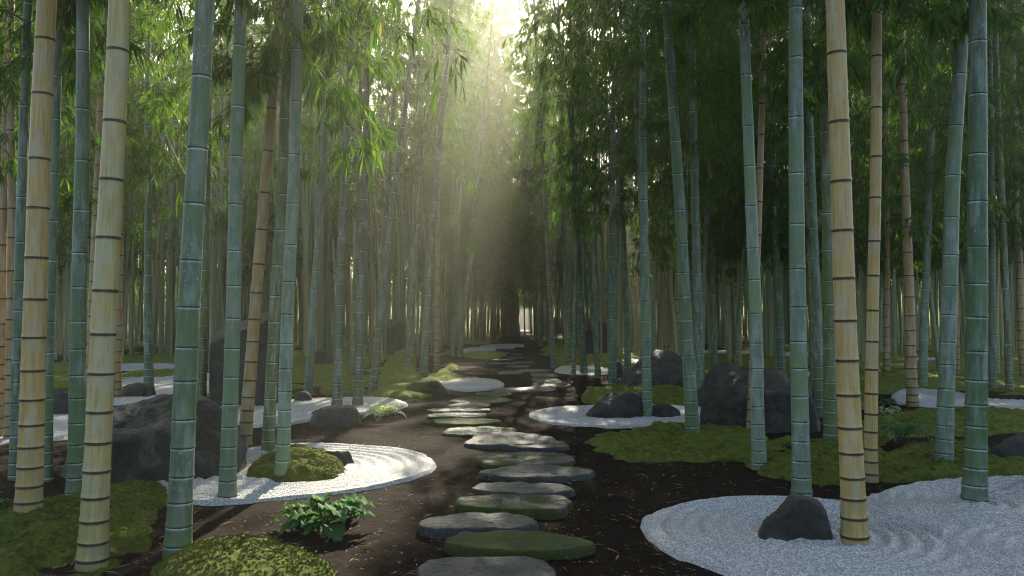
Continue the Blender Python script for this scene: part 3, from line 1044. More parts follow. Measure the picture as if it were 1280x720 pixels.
def rock_mesh(size, seed, planes, mat, sub=5, rough=.05, nplanes=9, soft=24.0, bound=1.08, shoulder=0.0):
    """a convex cut block: min over planes, softened, then weathered"""
    D, T = ico(sub)
    rs = np.random.RandomState(seed)
    pl = [(np.array(n, float) / np.linalg.norm(n), d) for n, d in planes]
    for k in range(nplanes):
        n = norm(rs.normal(0, 1, 3))
        pl.append((n, rs.uniform(.86, 1.06)))
    inv = 0
    for n, d in pl:
        c = np.clip(D @ n, 1e-4, None) / d
        inv = inv + c ** soft
    inv = inv + (1 / bound) ** soft
    r = inv ** (-1 / soft)
    P = D * r[:, None]
    top = P[:, 2].max()
    P[:, 0] /= np.abs(P[:, 0]).max()
    P[:, 1] /= np.abs(P[:, 1]).max()
    P[:, 2] /= top
    if shoulder:
        u = np.clip((-.05 - P[:, 0]) / .5, 0, 1)
        P[:, 2] *= 1 - shoulder * u * u * (3 - 2 * u)
    P = P * np.array(size)
    sc = max(size)
    n1 = fbm(P / sc * 2.2 + seed, 4, seed)
    n2 = 1 - np.abs(fbm(P / sc * 4.0 + seed * 2, 3, seed + 4))
    n3 = fbm(P / sc * 14.0 + seed, 4, seed + 7, .6)
    nr = norm(P / np.array(size) ** 2)
    P = P + nr * (rough * sc * (n1 * .8 + (n2 - .6) * .6 + n3 * .22))[:, None]
    P[:, 2] = np.maximum(P[:, 2], -.12)
    return np_mesh('rock', P, None, T, smooth=True, mat=mat)


def rock(name, px0, px1, ytop, ybase, label, seed, mat, planes=(), depth=.8, moss=0.0, lichen=0.0, rz=0.0, cat='rock', **kw):
    b = at((px0 + px1) / 2, ybase)
    w = (px1 - px0) * b.y / F
    dp = w * depth
    b = Vector((b.x * (1 + dp / 2 / b.y), b.y + dp / 2 * .92, 0))
    hgt = CH - (ytop - HY) * (b.y - dp * .1) / F
    sz = (w / 2 * (1 + dp / 2 / b.y), dp / 2, hgt)
    o = obj(name, rock_mesh(sz, seed, planes, mat, **kw), label=label, cat=cat, loc=b)
    o.color = (moss, lichen, 0, 1)
    SPOTS.append((b.x, b.y))
    ROCKS.append((b.x, b.y, max(w, dp) / 2))
    return o


ROCKS = []
FLAT = [((0, 0, 1), .97)]
rock('boulder', 60, 313, 500, 612, 'massive dark boulder behind the thick bamboos at the gravel edge', 3, M_ROCK, depth=.75, lichen=.15, moss=.42,
     planes=[((-.10, -.28, 1), .60), ((.1, -1, .12), .62), ((.70, -.35, .62), .66), ((-.75, -.45, .42), .66), ((.45, -.9, .3), .66)], rough=.065, sub=6, soft=24, nplanes=4)
rock('standing_slab', 253, 352, 383, 509, 'tall dark upright slab rock behind the leaning tan bamboo', 5, M_ROCK, depth=.45,
     planes=[((-.16, -.1, 1), .62), ((0, -1, .06), .55), ((-1, -.15, .04), .6), ((1, -.15, .06), .62), ((0, 1, 0), .6)], nplanes=0, soft=60, bound=1.4, rough=.022, sub=6)
rock('boulder', 880, 1034, 462, 543, 'large black boulder with a flat face behind the pale blue green bamboo', 7, M_ROCK, depth=.75,
     planes=[((.06, -.22, 1), .60), ((.08, -1, .10), .6), ((-1, -.3, .12), .72), ((1, -.2, .2), .75), ((-.6, -.2, .8), .72)], nplanes=4, soft=26, bound=1.15, rough=.05, sub=6)
rock('boulder', 868, 950, 452, 512, 'brown humped boulder leaning against the large black one', 8, M_ROCKB, depth=.8, rough=.06,
     planes=[((-.5, -.4, .75), .82), ((.5, -.3, .8), .85)])
rock('boulder', 766, 888, 438, 497, 'broad brown boulder beyond the moss ridge', 9, M_ROCKB, depth=.8, rough=.06, sub=6,
     planes=[((-.62, -.3, .7), .58), ((.25, -.4, .88), .72), ((0, -1, .35), .7), ((.9, -.3, .3), .75)])
rock('low_rock', 732, 812, 490, 524, 'low dark rock lying on the small gravel disc', 11, M_ROCK, depth=.7, moss=.3, rough=.05, planes=FLAT + [((-.7, -.2, .7), .78)])
rock('low_rock', 805, 851, 505, 523, 'flat black rock behind slender bamboo on gravel disc', 12, M_ROCK, depth=.7, rough=.05, planes=FLAT)
rock('rock', 947, 1056, 618, 684, 'dark humped rock set in the wide raked gravel bed', 13, M_ROCK, depth=.7, sub=6, rough=.05, nplanes=5, shoulder=.45, soft=13,
     planes=[((.9, -.2, .30), .66), ((0, -.9, .35), .66), ((.1, 0, 1), .80)])
rock('low_rock', 390, 455, 507, 533, 'low brown rock beside the pale fan plant', 14, M_ROCKB, depth=.7, rough=.06, planes=FLAT)
rock('low_rock', 396, 444, 561, 585, 'small flat topped rock beside the moss island', 15, M_ROCK, depth=.7, lichen=.4, rough=.05, planes=[((0, 0, 1), .8), ((1, -.3, .1), .85)])
rock('rock', 50, 100, 486, 520, 'black rock on gravel between green bamboo and golden bamboo', 16, M_ROCK, depth=.7, rough=.05)
rock('rock', 470, 510, 398, 445, 'far dark boulder veiled by sunbeams behind tall moss hump', 17, M_ROCKB, depth=.8, rough=.06)
rock('rock', 384, 420, 436, 462, 'dim rock beyond the gravel band near slim pale bamboo', 18, M_ROCKB, depth=.8, rough=.06)
rock('rock', 668, 712, 393, 419, 'far dark rock beside the end of path', 19, M_ROCK, depth=.8, rough=.06, planes=[((-.6, 0, .7), .75)])
rock('rock', 726, 772, 400, 446, 'dark far boulder behind the straight slender bamboos', 20, M_ROCK, depth=.8, rough=.06)
rock('standing_stone', 626, 649, 340, 421, 'tall narrow standing stone closing the far end of the path', 21, M_ROCKHAZE, depth=.7, nplanes=4, rough=.04,
     planes=[((.7, 0, .6), .95), ((-.75, 0, .5), .95)])
rock('rock', 1236, 1330, 541, 584, 'flat dark rock cut by the picture edge behind thick dark green bamboo', 22, M_ROCK, depth=.8, rough=.04, planes=FLAT)
rock('rock', 764, 780, 452, 470, 'small black rock between grey green bamboo and brown boulder', 23, M_ROCK, depth=.8, rough=.05, sub=4)
rock('low_rock', 368, 390, 489, 503, 'little flat stone at the foot of slim pale bamboo', 24, M_ROCKB, depth=.8, sub=4, planes=FLAT)
rock('low_rock', 388, 412, 512, 520, 'tiny dark stone on the gravel band', 25, M_ROCK, depth=.8, sub=4)
rock('low_rock', 505, 560, 476, 494, 'mossy flat rock between small disc and yellow moss island', 26, M_ROCK, depth=.7, moss=.9, planes=FLAT, sub=4)
rock('rock', 150, 195, 478, 497, 'dark root stump under the small fern behind the boulder', 27, M_ROCK, depth=.6, sub=4, rough=.08)


# ------------------------------------------------------------------ stepping stones
STONES = [
    (511, 693, 693, 742, .06, .25, 'big flat grey stepping stone at the bottom edge of the picture'),
    (552, 734, 663, 699, .07, .75, 'wide stepping stone with bright moss on its front, second from the bottom'),
    (529, 670, 642, 671, .07, .25, 'bare grey slab stepping stone behind the bright mossy one'),
    (573, 709, 618, 646, .07, .62, 'rounded stepping stone with a mossy front rim'),
    (595, 709, 603, 623, .05, .2, 'pale stepping stone between the mossy rimmed one and long pointed one'),
    (599, 743, 581, 603, .06, .3, 'long pointed pale stepping stone'),
    (599, 714, 563, 587, .06, .55, 'stepping stone with moss creeping over one end behind the long pointed one'),
    (625, 714, 550, 564, .05, .25, 'short stepping stone opposite the thick edged slab'),
    (581, 693, 540, 561, .06, .1, 'thick edged pale slab stepping stone'),
    (552, 646, 533, 547, .05, .5, 'slim stepping stone just beyond the thick edged slab'),
    (536, 621, 522, 534, .05, .95, 'fully mossed long stepping stone'),
    (537, 609, 516, 524, .04, .45, 'thin grey stepping stone above the fully mossed one'),
    (536, 613, 509, 517, .04, .55, 'thin greenish stepping stone, middle of three stacked close together'),
    (562, 613, 503, 511, .04, .3, 'short thin stepping stone topping the three close ones'),
    (565, 641, 495, 506, .04, .85, 'mossy stepping stone where the path bends'),
    (593, 641, 489, 497, .04, .6, 'greenish stepping stone just past the bend'),
    (611, 676, 484, 492, .035, .3, 'flat grey stepping stone in the bend facing the small disc'),
    (654, 695, 483, 490, .035, .3, 'small grey stepping stone at the outer bend'),
    (664, 713, 475, 487, .04, .5, 'rounded dark stepping stone at outer bend of path'),
    (664, 700, 472, 478, .035, .6, 'small greenish stepping stone of the outer bend stack'),
    (664, 696, 466, 472, .035, .5, 'tiny greenish stepping stone topping the outer bend stack'),
    (620, 654, 463.5, 469, .03, .3, 'pale flat stepping stone where path bends back'),
    (645, 690, 461, 466, .03, .3, 'thin pale stepping stone beside the far moss bank'),
]
FARST = [(633, 663, 456.5, 460), (612, 645, 453, 456), (641, 670, 452, 455), (615, 641, 448.5, 451), (634, 656, 446, 448.6), (616, 634, 444, 446.5), (637, 655, 442, 444), (619, 637, 439.5, 441.5), (640, 655, 437.5, 439.2),
         (622, 640, 435.8, 437.2), (642, 656, 433.8, 435.2), (650, 664, 428.5, 430), (652, 666, 425, 426.4), (654, 667, 417.5, 418.6), (655, 666, 414.5, 415.4)]
for q in FARST:
    STONES.append((*q, .03, .35, None))


def stone_mesh(w, d, t, seed, sides=72):
    rs = np.random.RandomState(seed)
    an = np.linspace(0, 2 * PI, sides, endpoint=False)
    ex = rs.uniform(2.0, 3.0)
    r = (np.abs(np.cos(an)) ** ex + np.abs(np.sin(an)) ** ex) ** (-1 / ex)
    wob = fbm(np.stack([np.cos(an) * 1.3, np.sin(an) * 1.3, an * 0 + seed * 3.3], 1), 3, seed)
    r = r * (1 + .15 * wob)
    ring = np.stack([np.cos(an) * r * w / 2, np.sin(an) * r * d / 2], 1)
    lv = [(-.10, 1.0), (t * .05, 1.01), (t * .5, 1.0), (t * .82, .985), (t * .96, .962), (t, .93)] + [(t, s) for s in (.84, .72, .6, .45, .3, .15)]
    V = np.concatenate([np.concatenate([ring * s, np.full((sides, 1), z)], 1) for z, s in lv] + [[[0, 0, t]]])
    up = np.clip(V[:, 2] / t, 0, 1)
    V[:, 2] += up * (.10 * t * 2 * fbm(np.concatenate([V[:, :2] * 3.0, np.full((len(V), 1), seed)], 1), 3, seed + 2) + .006 * fbm(np.concatenate([V[:, :2] * 14, np.full((len(V), 1), seed)], 1), 2, seed + 6))
    side = fbm(V * 9 + seed, 3, seed + 9) * .008
    V[:, :2] *= (1 + side / max(w, .3) * 2)[:, None]
    k = len(lv)
    i = np.arange(k - 1)[:, None] * sides
    j = np.arange(sides)[None]
    j2 = (j + 1) % sides
    Fq = np.stack([i + j, i + j2, i + sides + j2, i + sides + j], -1).reshape(-1, 4)
    a = np.arange(sides)
    Ft = np.stack([(k - 1) * sides + a, (k - 1) * sides + (a + 1) % sides, np.full(sides, k * sides)], -1)
    return np_mesh('stepping_stone', V, Fq, Ft, smooth=True, mat=M_SLAB)


for k, (x0, x1, y0, y1, t, ms, lab) in enumerate(STONES):
    t *= .8
    ms = min(1.0, ms * 1.05 + .06)
    f_ = at((x0 + x1) / 2, y1)
    bk = at((x0 + x1) / 2, y0, t)
    d = max(.2 if f_.y > 14 else .3, bk.y - f_.y)
    yc = f_.y + d / 2
    w = (x1 - x0) * (f_.y + d * .35) / F
    xc = ((x0 + x1) / 2 - 640) / F * yc
    o = obj('stepping_stone', stone_mesh(w, d, t, 50 + k), loc=(xc, yc, 0), cat='stepping stone',
            label=lab or 'tiny pale stepping stone in the far stretch of the path', group='stepping stones of the winding path' if lab else 'far stepping stones at the end of the path')
    o.rotation_euler.z = random.Random(k).uniform(-.12, .12)
    o.color = (ms, 0, 0, 1)


# ------------------------------------------------------------------ plants
def empty(name, loc, label, cat, group=None):
    e = bpy.data.objects.new(name, None)
    COL.objects.link(e)
    e.location = loc
    e.empty_display_size = .1
    e['label'] = label
    e['category'] = cat
    if group:
        e['group'] = group
    return e


def frond_mesh(L, arch, npin, pl, pw, seed, mat):
    lf = Leafage(seed)
    r = lf.r
    ts = np.linspace(0, 1, 12)
    x = L * (ts - .10 * ts ** 3)
    z = L * arch * (1.9 * ts - 1.75 * ts ** 2)
    path = np.stack([x, r.normal(0, .004, 12), z], 1)
    lf.stem(path, .004, .0012)
    base, dirs, ln = [], [], []
    for k in range(npin):
        t = .14 + .86 * k / (npin - 1)
        i = min(10, int(t * 11))
        f = t * 11 - i
        p = path[i] * (1 - f) + path[i + 1] * f
        tg = norm(path[i + 1] - path[i])
        s = math.sin(PI * min(1, (t * .86 + .14))) ** .7
        for sg in (-1, 1):
            base.append(p)
            dirs.append(norm(tg * .45 + np.array([0, sg, .02]) + r.normal(0, .05, 3)))
            ln.append(pl * max(.15, s))
    base.append(path[-1])
    dirs.append(norm(path[-1] - path[-2]))
    ln.append(pl * .4)
    ln = np.array(ln)
    lf.leaves(np.array(base), np.array(dirs), ln, np.minimum(pw, ln * .5), .12)
    return lf.mesh('frond', mat)


def broad_leaf_mesh(L, W, stalk, arch, seed, mat):
    """ovate leaf with a wavy edge on a stalk"""
    rs = np.random.RandomState(seed)
    n, m = 12, 7
    u = np.linspace(0, 1, n)
    v = np.linspace(-1, 1, m)
    wid = W / 2 * (np.sin(PI * u ** .75) ** .8) * (1 - .15 * u)
    wid[-1] = .001
    wid[0] = .002
    U, Vv = np.meshgrid(u, v, indexing='ij')
    X = stalk * .75 + L * U
    Y = wid[:, None] * Vv
    Z = stalk * arch + .22 * L * U - .48 * L * U ** 2 + .30 * np.abs(Y) - .012 * np.sin(U * 26 + np.abs(Vv) * 2) * np.abs(Vv) * (L / .15)
    P = np.stack([X, Y, Z], -1).reshape(-1, 3)
    i = np.arange(n - 1)[:, None] * m
    j = np.arange(m - 1)[None]
    Fq = np.stack([i + j, i + j + 1, i + m + j + 1, i + m + j], -1).reshape(-1, 4)
    sp, sf = tube([(0, 0, 0), (stalk * .3, 0, stalk * arch * .6), (stalk * .76, 0, stalk * arch)], [.004, .003, .002], 4)
    Q = np.concatenate([Fq, sf + len(P)])
    mi = np.concatenate([np.zeros(len(Fq), int), np.ones(len(sf), int)])
    t0 = rs.uniform(0, .9)
    return np_mesh('leaf', np.concatenate([P, sp]), Q, smooth=True, mats=[mat, M_TWIG], mat_idx=mi, attrs={'tint': ('FACE', np.full(len(Q), t0))})


def fern(px, py, wpx, label, seed, n=11, arch=.5, mat=None, pinn=13, narrow=.012, z=0.0, name='fern'):
    b = at(px, py, z)
    L = wpx * b.y / F / 2
    e = empty(name, b, label, 'fern')
    rs = random.Random(seed)
    prot = [frond_mesh(L, arch * rs.uniform(.8, 1.2), pinn, L * .30, narrow if narrow else .02, seed * 10 + q, mat or M_FERN) for q in range(3)]
    for k in range(n):
        o = obj('frond', prot[k % 3], e)
        o.rotation_euler = (0, rs.uniform(-.45, .15), 2 * PI * k / n + rs.uniform(-.2, .2))
        s = rs.uniform(.75, 1.1)
        o.scale = (s, s, s)
    return e


def leafy(px, py, wpx, label, seed, n=16, mat=None, z=0.0, ll=.4, name='leafy_plant'):
    b = at(px, py, z)
    L = wpx * b.y / F / 2
    e = empty(name, b, label, 'plant')
    rs = random.Random(seed)
    prot = [broad_leaf_mesh(L * .70, L * .46, L * .40, a, seed * 10 + q, mat or M_FERN) for q, a in enumerate((.45, .8, 1.15, .3))]
    for k in range(n):
        o = obj('leaf', prot[k % 4], e)
        o.rotation_euler = (0, rs.uniform(-.35, .1), 2.4 * k + rs.uniform(-.3, .3))
        s = rs.uniform(.65, 1.08)
        o.scale = (s, s, s)
    return e


leafy(407, 660, 124, 'lush green broad leaved plant on bare soil beside the path', 3, n=36)
leafy(8, 640, 60, 'green leafy plant at the picture edge by golden bamboo', 4, n=16)
fern(478, 522, 62, 'pale spiky fan shaped plant beside the low brown rock', 5, n=17, arch=.55, mat=M_PALE, narrow=.02)
fern(1128, 552, 96, 'dark green fern spreading on moss beside blue green bamboo', 6, n=15, arch=.7, mat=M_FROND, narrow=.03, z=.06)
fern(168, 492, 46, 'small dark fern behind the top of the big boulder', 7, n=11, arch=.5)
leafy(1108, 520, 42, 'pale leafy shrub beside the yellow tan bamboo', 8, n=26, mat=M_PALE, name='shrub')
leafy(1106, 506, 34, 'small bright green bush behind the pale leafy shrub', 9, n=24, name='shrub')
fern(1182, 560, 30, 'small fern tuft at the foot of blue green bamboo', 10, n=9, arch=.5, narrow=.02)


# ------------------------------------------------------------------ litter: small fallen leaves and chips on the soil
def litter():
    rs = np.random.RandomState(8)
    n = 5200
    y = 3.6 + 14 * rs.uniform(0, 1, n) ** 1.7
    x = rs.uniform(-.72, .72, n) * y
    ok = np.ones(n, bool)
    for i in range(n):
        for L in BEDS[:7]:
            if inside(L, x[i], y[i]) and rs.uniform() > .04:
                ok[i] = False
    x, y = x[ok], y[ok]
    n = len(x)
    lf = Leafage(9)
    z = np.full(n, .006)
    az = rs.uniform(0, 2 * PI, n)
    d = np.stack([np.cos(az), np.sin(az), rs.normal(.04, .10, n)], 1)
    ln = rs.uniform(.008, .05, n) * np.where(rs.uniform(0, 1, n) > .9, 1.8, 1)
    lf.leaves(np.stack([x, y, z], 1), norm(d), ln, np.minimum(ln * .4, .010), .05)
    m = 1800
    y = 3.8 + 16 * rs.uniform(0, 1, m) ** 1.5
    x = rs.uniform(-.7, .7, m) * y
    ok = np.array([not any(inside(L, x[i], y[i]) for L in BEDS[:7]) for i in range(m)])
    x, y = x[ok], y[ok]
    m = len(x)
    az = rs.uniform(0, 2 * PI, m)
    d = np.stack([np.cos(az), np.sin(az), rs.normal(.05, .12, m)], 1)
    ln = rs.uniform(.05, .13, m)
    lf.leaves(np.stack([x, y, np.full(m, .006)], 1), norm(d), ln, ln * .13, .04)
    lf.tint[-1] = lf.tint[-1] * .35
    obj('fallen_leaves', lf.mesh('fallen_leaves', M_LIT), kind='stuff', label='small dry leaves scattered over the dark soil', cat='leaf litter')


litter()

# ------------------------------------------------------------------ the deeper grove
LIT = [at(*p) for p in [(480, 590), (400, 606), (480, 536), (560, 600), (640, 560), (500, 492), (430, 512)]] + [pt(365, 575, 7.6), pt(285, 540, 7.6), pt(225, 215, 13.9), pt(710, 160, 25), pt(760, 230, 28), pt(810, 190, 24), pt(690, 300, 40), pt(560, 200, 30), pt(600, 260, 36), pt(740, 100, 22), at(310, 690), at(150, 650)]
LIT_WIDE = [pt(225, 210, 13.9), pt(200, 205, 14.2)]
SHADE = [at(*p) for p in [(830, 650), (900, 700), (980, 640), (1060, 710), (1150, 640), (1230, 700), (1240, 620), (1120, 690), (1200, 660), (1270, 660), (600, 710), (640, 680), (590, 655), (690, 690), (760, 620), (850, 600), (820, 560), (930, 570), (1060, 570), (1200, 575), (760, 520), (850, 520), (690, 480), (650, 465), (600, 483), (640, 450)]]


def n_blockers(P, rad=.75):
    sh = Vector((SUN.x, SUN.y)).normalized()
    n = 0
    for x, y, z0, H in CROWNLIST:
        dx, dy = x - P.x, y - P.y
        t = dx * sh.x + dy * sh.y
        if t > .3 and abs(dx * sh.y - dy * sh.x) < rad and z0 + .3 < P.z + t * math.tan(SUN_EL) < H * .9:
            n += 1
    return n


def blocks(x, y, H, z0, rad, wide=True):
    if wide and LIT_WIDE:
        keep = LIT[:]
        LIT[:] = LIT_WIDE
        r_ = blocks(x, y, H, z0, 1.5, False)
        LIT[:] = keep
        if r_:
            return True
    sh = Vector((SUN.x, SUN.y)).normalized()
    tan = math.tan(SUN_EL)
    for P in LIT:
        dx, dy = x - P.x, y - P.y
        t = dx * sh.x + dy * sh.y
        if t < .3:
            continue
        off = abs(dx * sh.y - dy * sh.x)
        zz = P.z + t * tan
        if off < rad and z0 - .4 < zz < H + .5:
            return True
    return False


BGM = [culm_mesh('culm', r, CROWN_H, 10, seed=60 + i) for i, r in enumerate((.058, .05, .064, .045))]
rnd = random.Random(12)
FAINT = (.30, .34, .18, 1)
WAN = (.38, .34, .17, 1)
bgc = [GREEN, PALE, BLUE, FAINT, FAINT, TAN, OLIVE, FAINT, WAN, BLUE, WAN]


def path_x(y):
    return float(np.interp(y, [0, 12, 14, 17.5, 26, 70], [0, -.7, -.5, .8, 0, 1.0]))


def zone(x, y):
    u = x / y
    side = 'beyond the big boulder' if u < -.25 else 'beyond the gravel band' if u < -.09 else 'lining the far path' if u < .10 else 'beyond the brown boulder' if u < .25 else 'beyond the black boulder'
    return side


placed, tries = 0, 0
NBG = 168
while placed < NBG and tries < 40000:
    tries += 1
    y = 15.5 + 38 * rnd.random() ** .95
    x = rnd.uniform(-.69, .69) * y
    if y < 17.5 and x < .14 * y:
        continue
    if abs(x - path_x(y)) < (1.0 + .012 * y if y < 40 else .75):
        continue
    if any((x - a) ** 2 + (y - b) ** 2 < .5 ** 2 for a, b in SPOTS):
        continue
    if any((x - a) ** 2 + (y - b) ** 2 < (q + .1) ** 2 for a, b, q in ROCKS):
        continue
    if any(inside(L, x, y) for L in BEDS):
        continue
    s = rnd.uniform(.9, 1.2) * (1.0 if y < 32 else 1.18)
    H = CROWN_H * s
    if blocks(x, y, H, 3.1 * s, .9):
        continue
    u = x / y
    col = rnd.choice(bgc)
    kind = ('deep', rnd.randrange(3)) if y > 30 else ('low', rnd.randrange(4)) if u > .04 or u < -.22 else (('mid', rnd.randrange(3)) if rnd.random() < .6 else ('high', rnd.randrange(2)))
    lean = Vector((rnd.gauss(0, .035), rnd.gauss(0, .03), 1))
    base = Vector((x, y, 0))
    z = zone(x, y)
    cn = 'tan' if col is TAN else 'olive' if col is OLIVE else 'pale' if col in (FAINT, WAN, PALE) else 'green'
    e = plant(base, base + lean, .05, col, 'slender distant %s bamboo in the crowded grove %s' % (cn, z), 'distant %s bamboos %s' % (cn, z),
              kind, cm=rnd.choice(BGM), rz=rnd.uniform(0, 6.28), scale=s)
    placed += 1
ends = 0
while ends < 54 and tries < 70000:
    tries += 1
    y = rnd.uniform(38, 64)
    x = rnd.uniform(-.11, .09) * y
    s = rnd.uniform(.8, 1.55)
    if y > 48 and s < 1.05:
        continue
    if abs(x - path_x(y)) < .5 or (y < 46 and abs(x - path_x(y)) < .8):
        continue
    if any((x - a) ** 2 + (y - b) ** 2 < .6 ** 2 for a, b in SPOTS) or any((x - a) ** 2 + (y - b) ** 2 < (q + .2) ** 2 for a, b, q in ROCKS):
        continue
    if blocks(x, y, CROWN_H * s, 2 * s, .6):
        continue
    lean = Vector((rnd.gauss(0, .03) - .03 * math.copysign(1, x), rnd.gauss(0, .03), 1))
    base = Vector((x, y, 0))
    plant(base, base + lean, .05, rnd.choice((DIM, DEEP, GREEN)), 'slender distant green bamboo added to break up the sunbeams by the far path', 'distant green bamboos lining the far path',
          ('deep', rnd.randrange(3)), cm=rnd.choice(BGM), rz=rnd.uniform(0, 6.28), scale=s)
    ends += 1
print('end bamboos', ends)
for px, y, sc in ((578, 47, 1.42), (592, 52, 1.5), (604, 56, 1.55), (616, 50, 1.42), (628, 58, 1.5), (642, 61, 1.45), (656, 63, 1.35), (672, 60, 1.3), (688, 52, 1.3), (610, 63, 1.6)):
    x = (px - 640) / F * y
    if blocks(x, y, CROWN_H * sc, 4 * sc, .3):
        sc *= .86
    base = Vector((x, y, 0))
    plant(base, base + Vector((rnd.gauss(0, .02), rnd.gauss(0, .02), 1)), .05, rnd.choice((DIM, DEEP, GREEN)), 'slender distant green bamboo added to break up the sunbeams by the far path', 'distant green bamboos lining the far path',
          ('deep', rnd.randrange(3)), cm=rnd.choice(BGM), rz=rnd.uniform(0, 6.28), scale=sc)
mids = 0  # bamboos added so their crowns split the sun into separate rays
while mids < 16 and tries < 90000:
    tries += 1
    y = rnd.uniform(20, 38)
    x = rnd.uniform(-5.5, 4.0)
    s = rnd.uniform(.9, 1.3)
    if abs(x - path_x(y)) < 1.3:
        continue
    if any((x - a) ** 2 + (y - b) ** 2 < .6 ** 2 for a, b in SPOTS) or any((x - a) ** 2 + (y - b) ** 2 < (q + .2) ** 2 for a, b, q in ROCKS) or any(inside(L, x, y) for L in BEDS):
        continue
    if blocks(x, y, CROWN_H * s, 5.4 * s, .55):
        continue
    lean = Vector((rnd.gauss(0, .03) - .05 * math.copysign(1, x), rnd.gauss(0, .03), 1))
    base = Vector((x, y, 0))
    plant(base, base + lean, .05, rnd.choice((DIM, BLUE, GREEN)), 'slender distant green bamboo added to break up the sunbeams by the far path', 'distant green bamboos lining the far path',
          ('upper', rnd.randrange(3)), cm=rnd.choice(BGM), rz=rnd.uniform(0, 6.28), scale=s)
    mids += 1
print('mid bamboos', mids)
shades = 0  # bamboos added along the sun's rays to keep chosen ground points in shade
for q, P in enumerate(SHADE):
    for tr in range(500):
        if n_blockers(P) >= (6 if q < 10 else 3):
            break
        tries += 1
        t = rnd.uniform(9, 24)
        x = P.x + t * math.tan(SUN_AZ) + rnd.uniform(-.55, .55)
        y = P.y + t
        s = rnd.uniform(.9, 1.25)
        if y < 13.5 or abs(x - path_x(y)) < 1.0 or (y < 17 and x < .1 * y and x > -.3 * y):
            continue
        if any((x - a) ** 2 + (y - b) ** 2 < .5 ** 2 for a, b in SPOTS) or any((x - a) ** 2 + (y - b) ** 2 < (q + .2) ** 2 for a, b, q in ROCKS) or any(inside(L, x, y) for L in BEDS):
            continue
        if blocks(x, y, CROWN_H * s, 4.3 * s, .6):
            continue
        lean = Vector((rnd.gauss(0, .03), rnd.gauss(0, .03), 1))
        base = Vector((x, y, 0))
        col = rnd.choice((DIM, BLUE, GREEN))
        z = zone(x, y)
        plant(base, base + lean, .05, col, 'slender distant green bamboo added for shade ' + z, 'distant green bamboos ' + z,
              ('mid', rnd.randrange(3)), cm=rnd.choice(BGM), rz=rnd.uniform(0, 6.28), scale=s)
        shades += 1
print('shade bamboos', shades, [n_blockers(P) for P in SHADE])
print('background bamboos', placed, 'tries', tries)


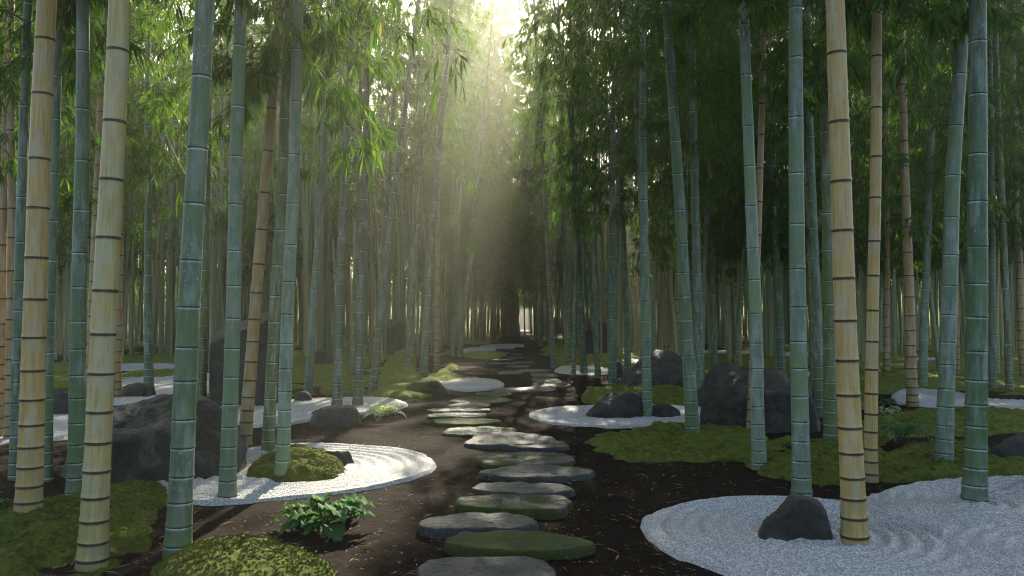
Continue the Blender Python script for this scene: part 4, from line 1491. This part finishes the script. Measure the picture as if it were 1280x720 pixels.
# far-off wood that reads as one mass
def far_wood():
    lf = Leafage(77)
    r = lf.r
    k = 0
    while k < 620:
        y = r.uniform(48, 92)
        x = r.uniform(-.8, .8) * y
        if abs(x - 1.0) < 1.2 and y < 60:
            continue
        H = r.uniform(17, 24) if abs(x - 4) > 11 else r.uniform(7, 11)
        if blocks(x, y, H, 3, 1.2):
            continue
        k += 1
        lx, ly = r.normal(0, .5, 2)
        lf.stem(np.array([(x, y, -.1), (x + lx * .3, y + ly * .3, H * .5), (x + lx, y + ly, H)]), .062, .02)
        n = 1000 if abs(x) < 14 else 800
        zz = 2.7 + (H - 2.7) * r.uniform(0, 1, n) ** .9
        rad = 1.9 * (1 - .7 * (zz / H) ** 1.5) * np.sqrt(r.uniform(0, 1, n))
        a = r.uniform(0, 2 * PI, n)
        cl = np.floor(zz * 2.2)
        a = a * .35 + cl * 2.4
        P = np.stack([x + lx * (zz / H) + rad * np.cos(a), y + ly * (zz / H) + rad * np.sin(a), zz - rad * .25], 1)
        d = norm(np.stack([np.cos(a) * .6, np.sin(a) * .6, np.full(n, -.5)], 1) + r.normal(0, .45, (n, 3)))
        lf.quick(P, d, r.uniform(.28, .5, n), r.uniform(.05, .085, n))
    k = 0
    while k < 2000:
        y = 26 + 70 * r.uniform() ** 1.2
        x = r.uniform(-.72, .72) * y
        if abs(x - path_x(y)) < (2.2 if y < 46 else .9 if y < 58 else .3) or any(inside(L, x, y) for L in BEDS):
            continue
        if y < 34 and abs(x) < .1 * y:
            continue
        k += 1
        H = r.uniform(8, 13)
        lx, ly = r.normal(0, .45, 2)
        z0 = max(0, math.hypot(x * .9, y) - 88) * .16 - .1
        lf.stem(np.array([(x, y, z0), (x + lx * .35, y + ly * .3, z0 + H * .5), (x + lx, y + ly, z0 + H)]), r.uniform(.035, .065), .03)
    o = obj('bamboo_wood', lf.mesh('bamboo_wood', stem=M_FARSTEM), kind='stuff', label='far off mass of bamboo closing the grove', cat='wood')


far_wood()

# ------------------------------------------------------------------ haze
def haze():
    V = np.array([(x, y, z) for x in (-133, 133) for y in (-63, 133) for z in (-1.2, 27.0)], float)
    Fq = [(0, 1, 3, 2), (4, 6, 7, 5), (0, 4, 5, 1), (2, 3, 7, 6), (0, 2, 6, 4), (1, 5, 7, 3)]
    m, nt, out = new_mat('haze')
    g = NT(nt)
    v = g.n('VolumePrincipled', {'Color': (.95, .95, .76, 1), 'Density': HAZE, 'Anisotropy': .7})
    nt.links.new(v.outputs[0], out.inputs['Volume'])
    obj('haze', np_mesh('haze', V, Fq, mat=m), kind='stuff', label='sunlit mist hanging in the grove', cat='haze')


HAZE = .0023
haze()

# ------------------------------------------------------------------ light
w = bpy.data.worlds.new('World')
S.world = w
w.use_nodes = True
nt = w.node_tree
bg = nt.nodes['Background']
sky = nt.nodes.new('ShaderNodeTexSky')
sky.sky_type = 'NISHITA'
sky.sun_disc = False
sky.sun_elevation = SUN_EL
sky.sun_rotation = SUN_AZ
sky.altitude = 100
sky.air_density = 1.0
sky.dust_density = 3.0
sky.ozone_density = .4
nt.links.new(sky.outputs[0], bg.inputs[0])
bg.inputs[1].default_value = .118
sl = bpy.data.lights.new('sun', 'SUN')
sl.energy = 5.0
sl.angle = R(.5)
sl.color = (1.0, .92, .74)
so = bpy.data.objects.new('sun', sl)
COL.objects.link(so)
so.location = SUN * 60
so.rotation_euler = SUN.to_track_quat('Z', 'Y').to_euler()

# ------------------------------------------------------------------ render settings
S.render.engine = 'CYCLES'
c = S.cycles
c.max_bounces = 5
c.diffuse_bounces = 3
c.glossy_bounces = 2
c.transmission_bounces = 3
c.transparent_max_bounces = 4
c.volume_bounces = 0
c.caustics_reflective = False
c.caustics_refractive = False
c.use_denoising = True
c.filter_width = 1.1
c.sample_clamp_indirect = 6.0
S.view_settings.view_transform = 'Standard'
S.view_settings.look = 'None'
S.view_settings.gamma = 1.0
S.view_settings.use_curve_mapping = False
S.view_settings.exposure = 1.58
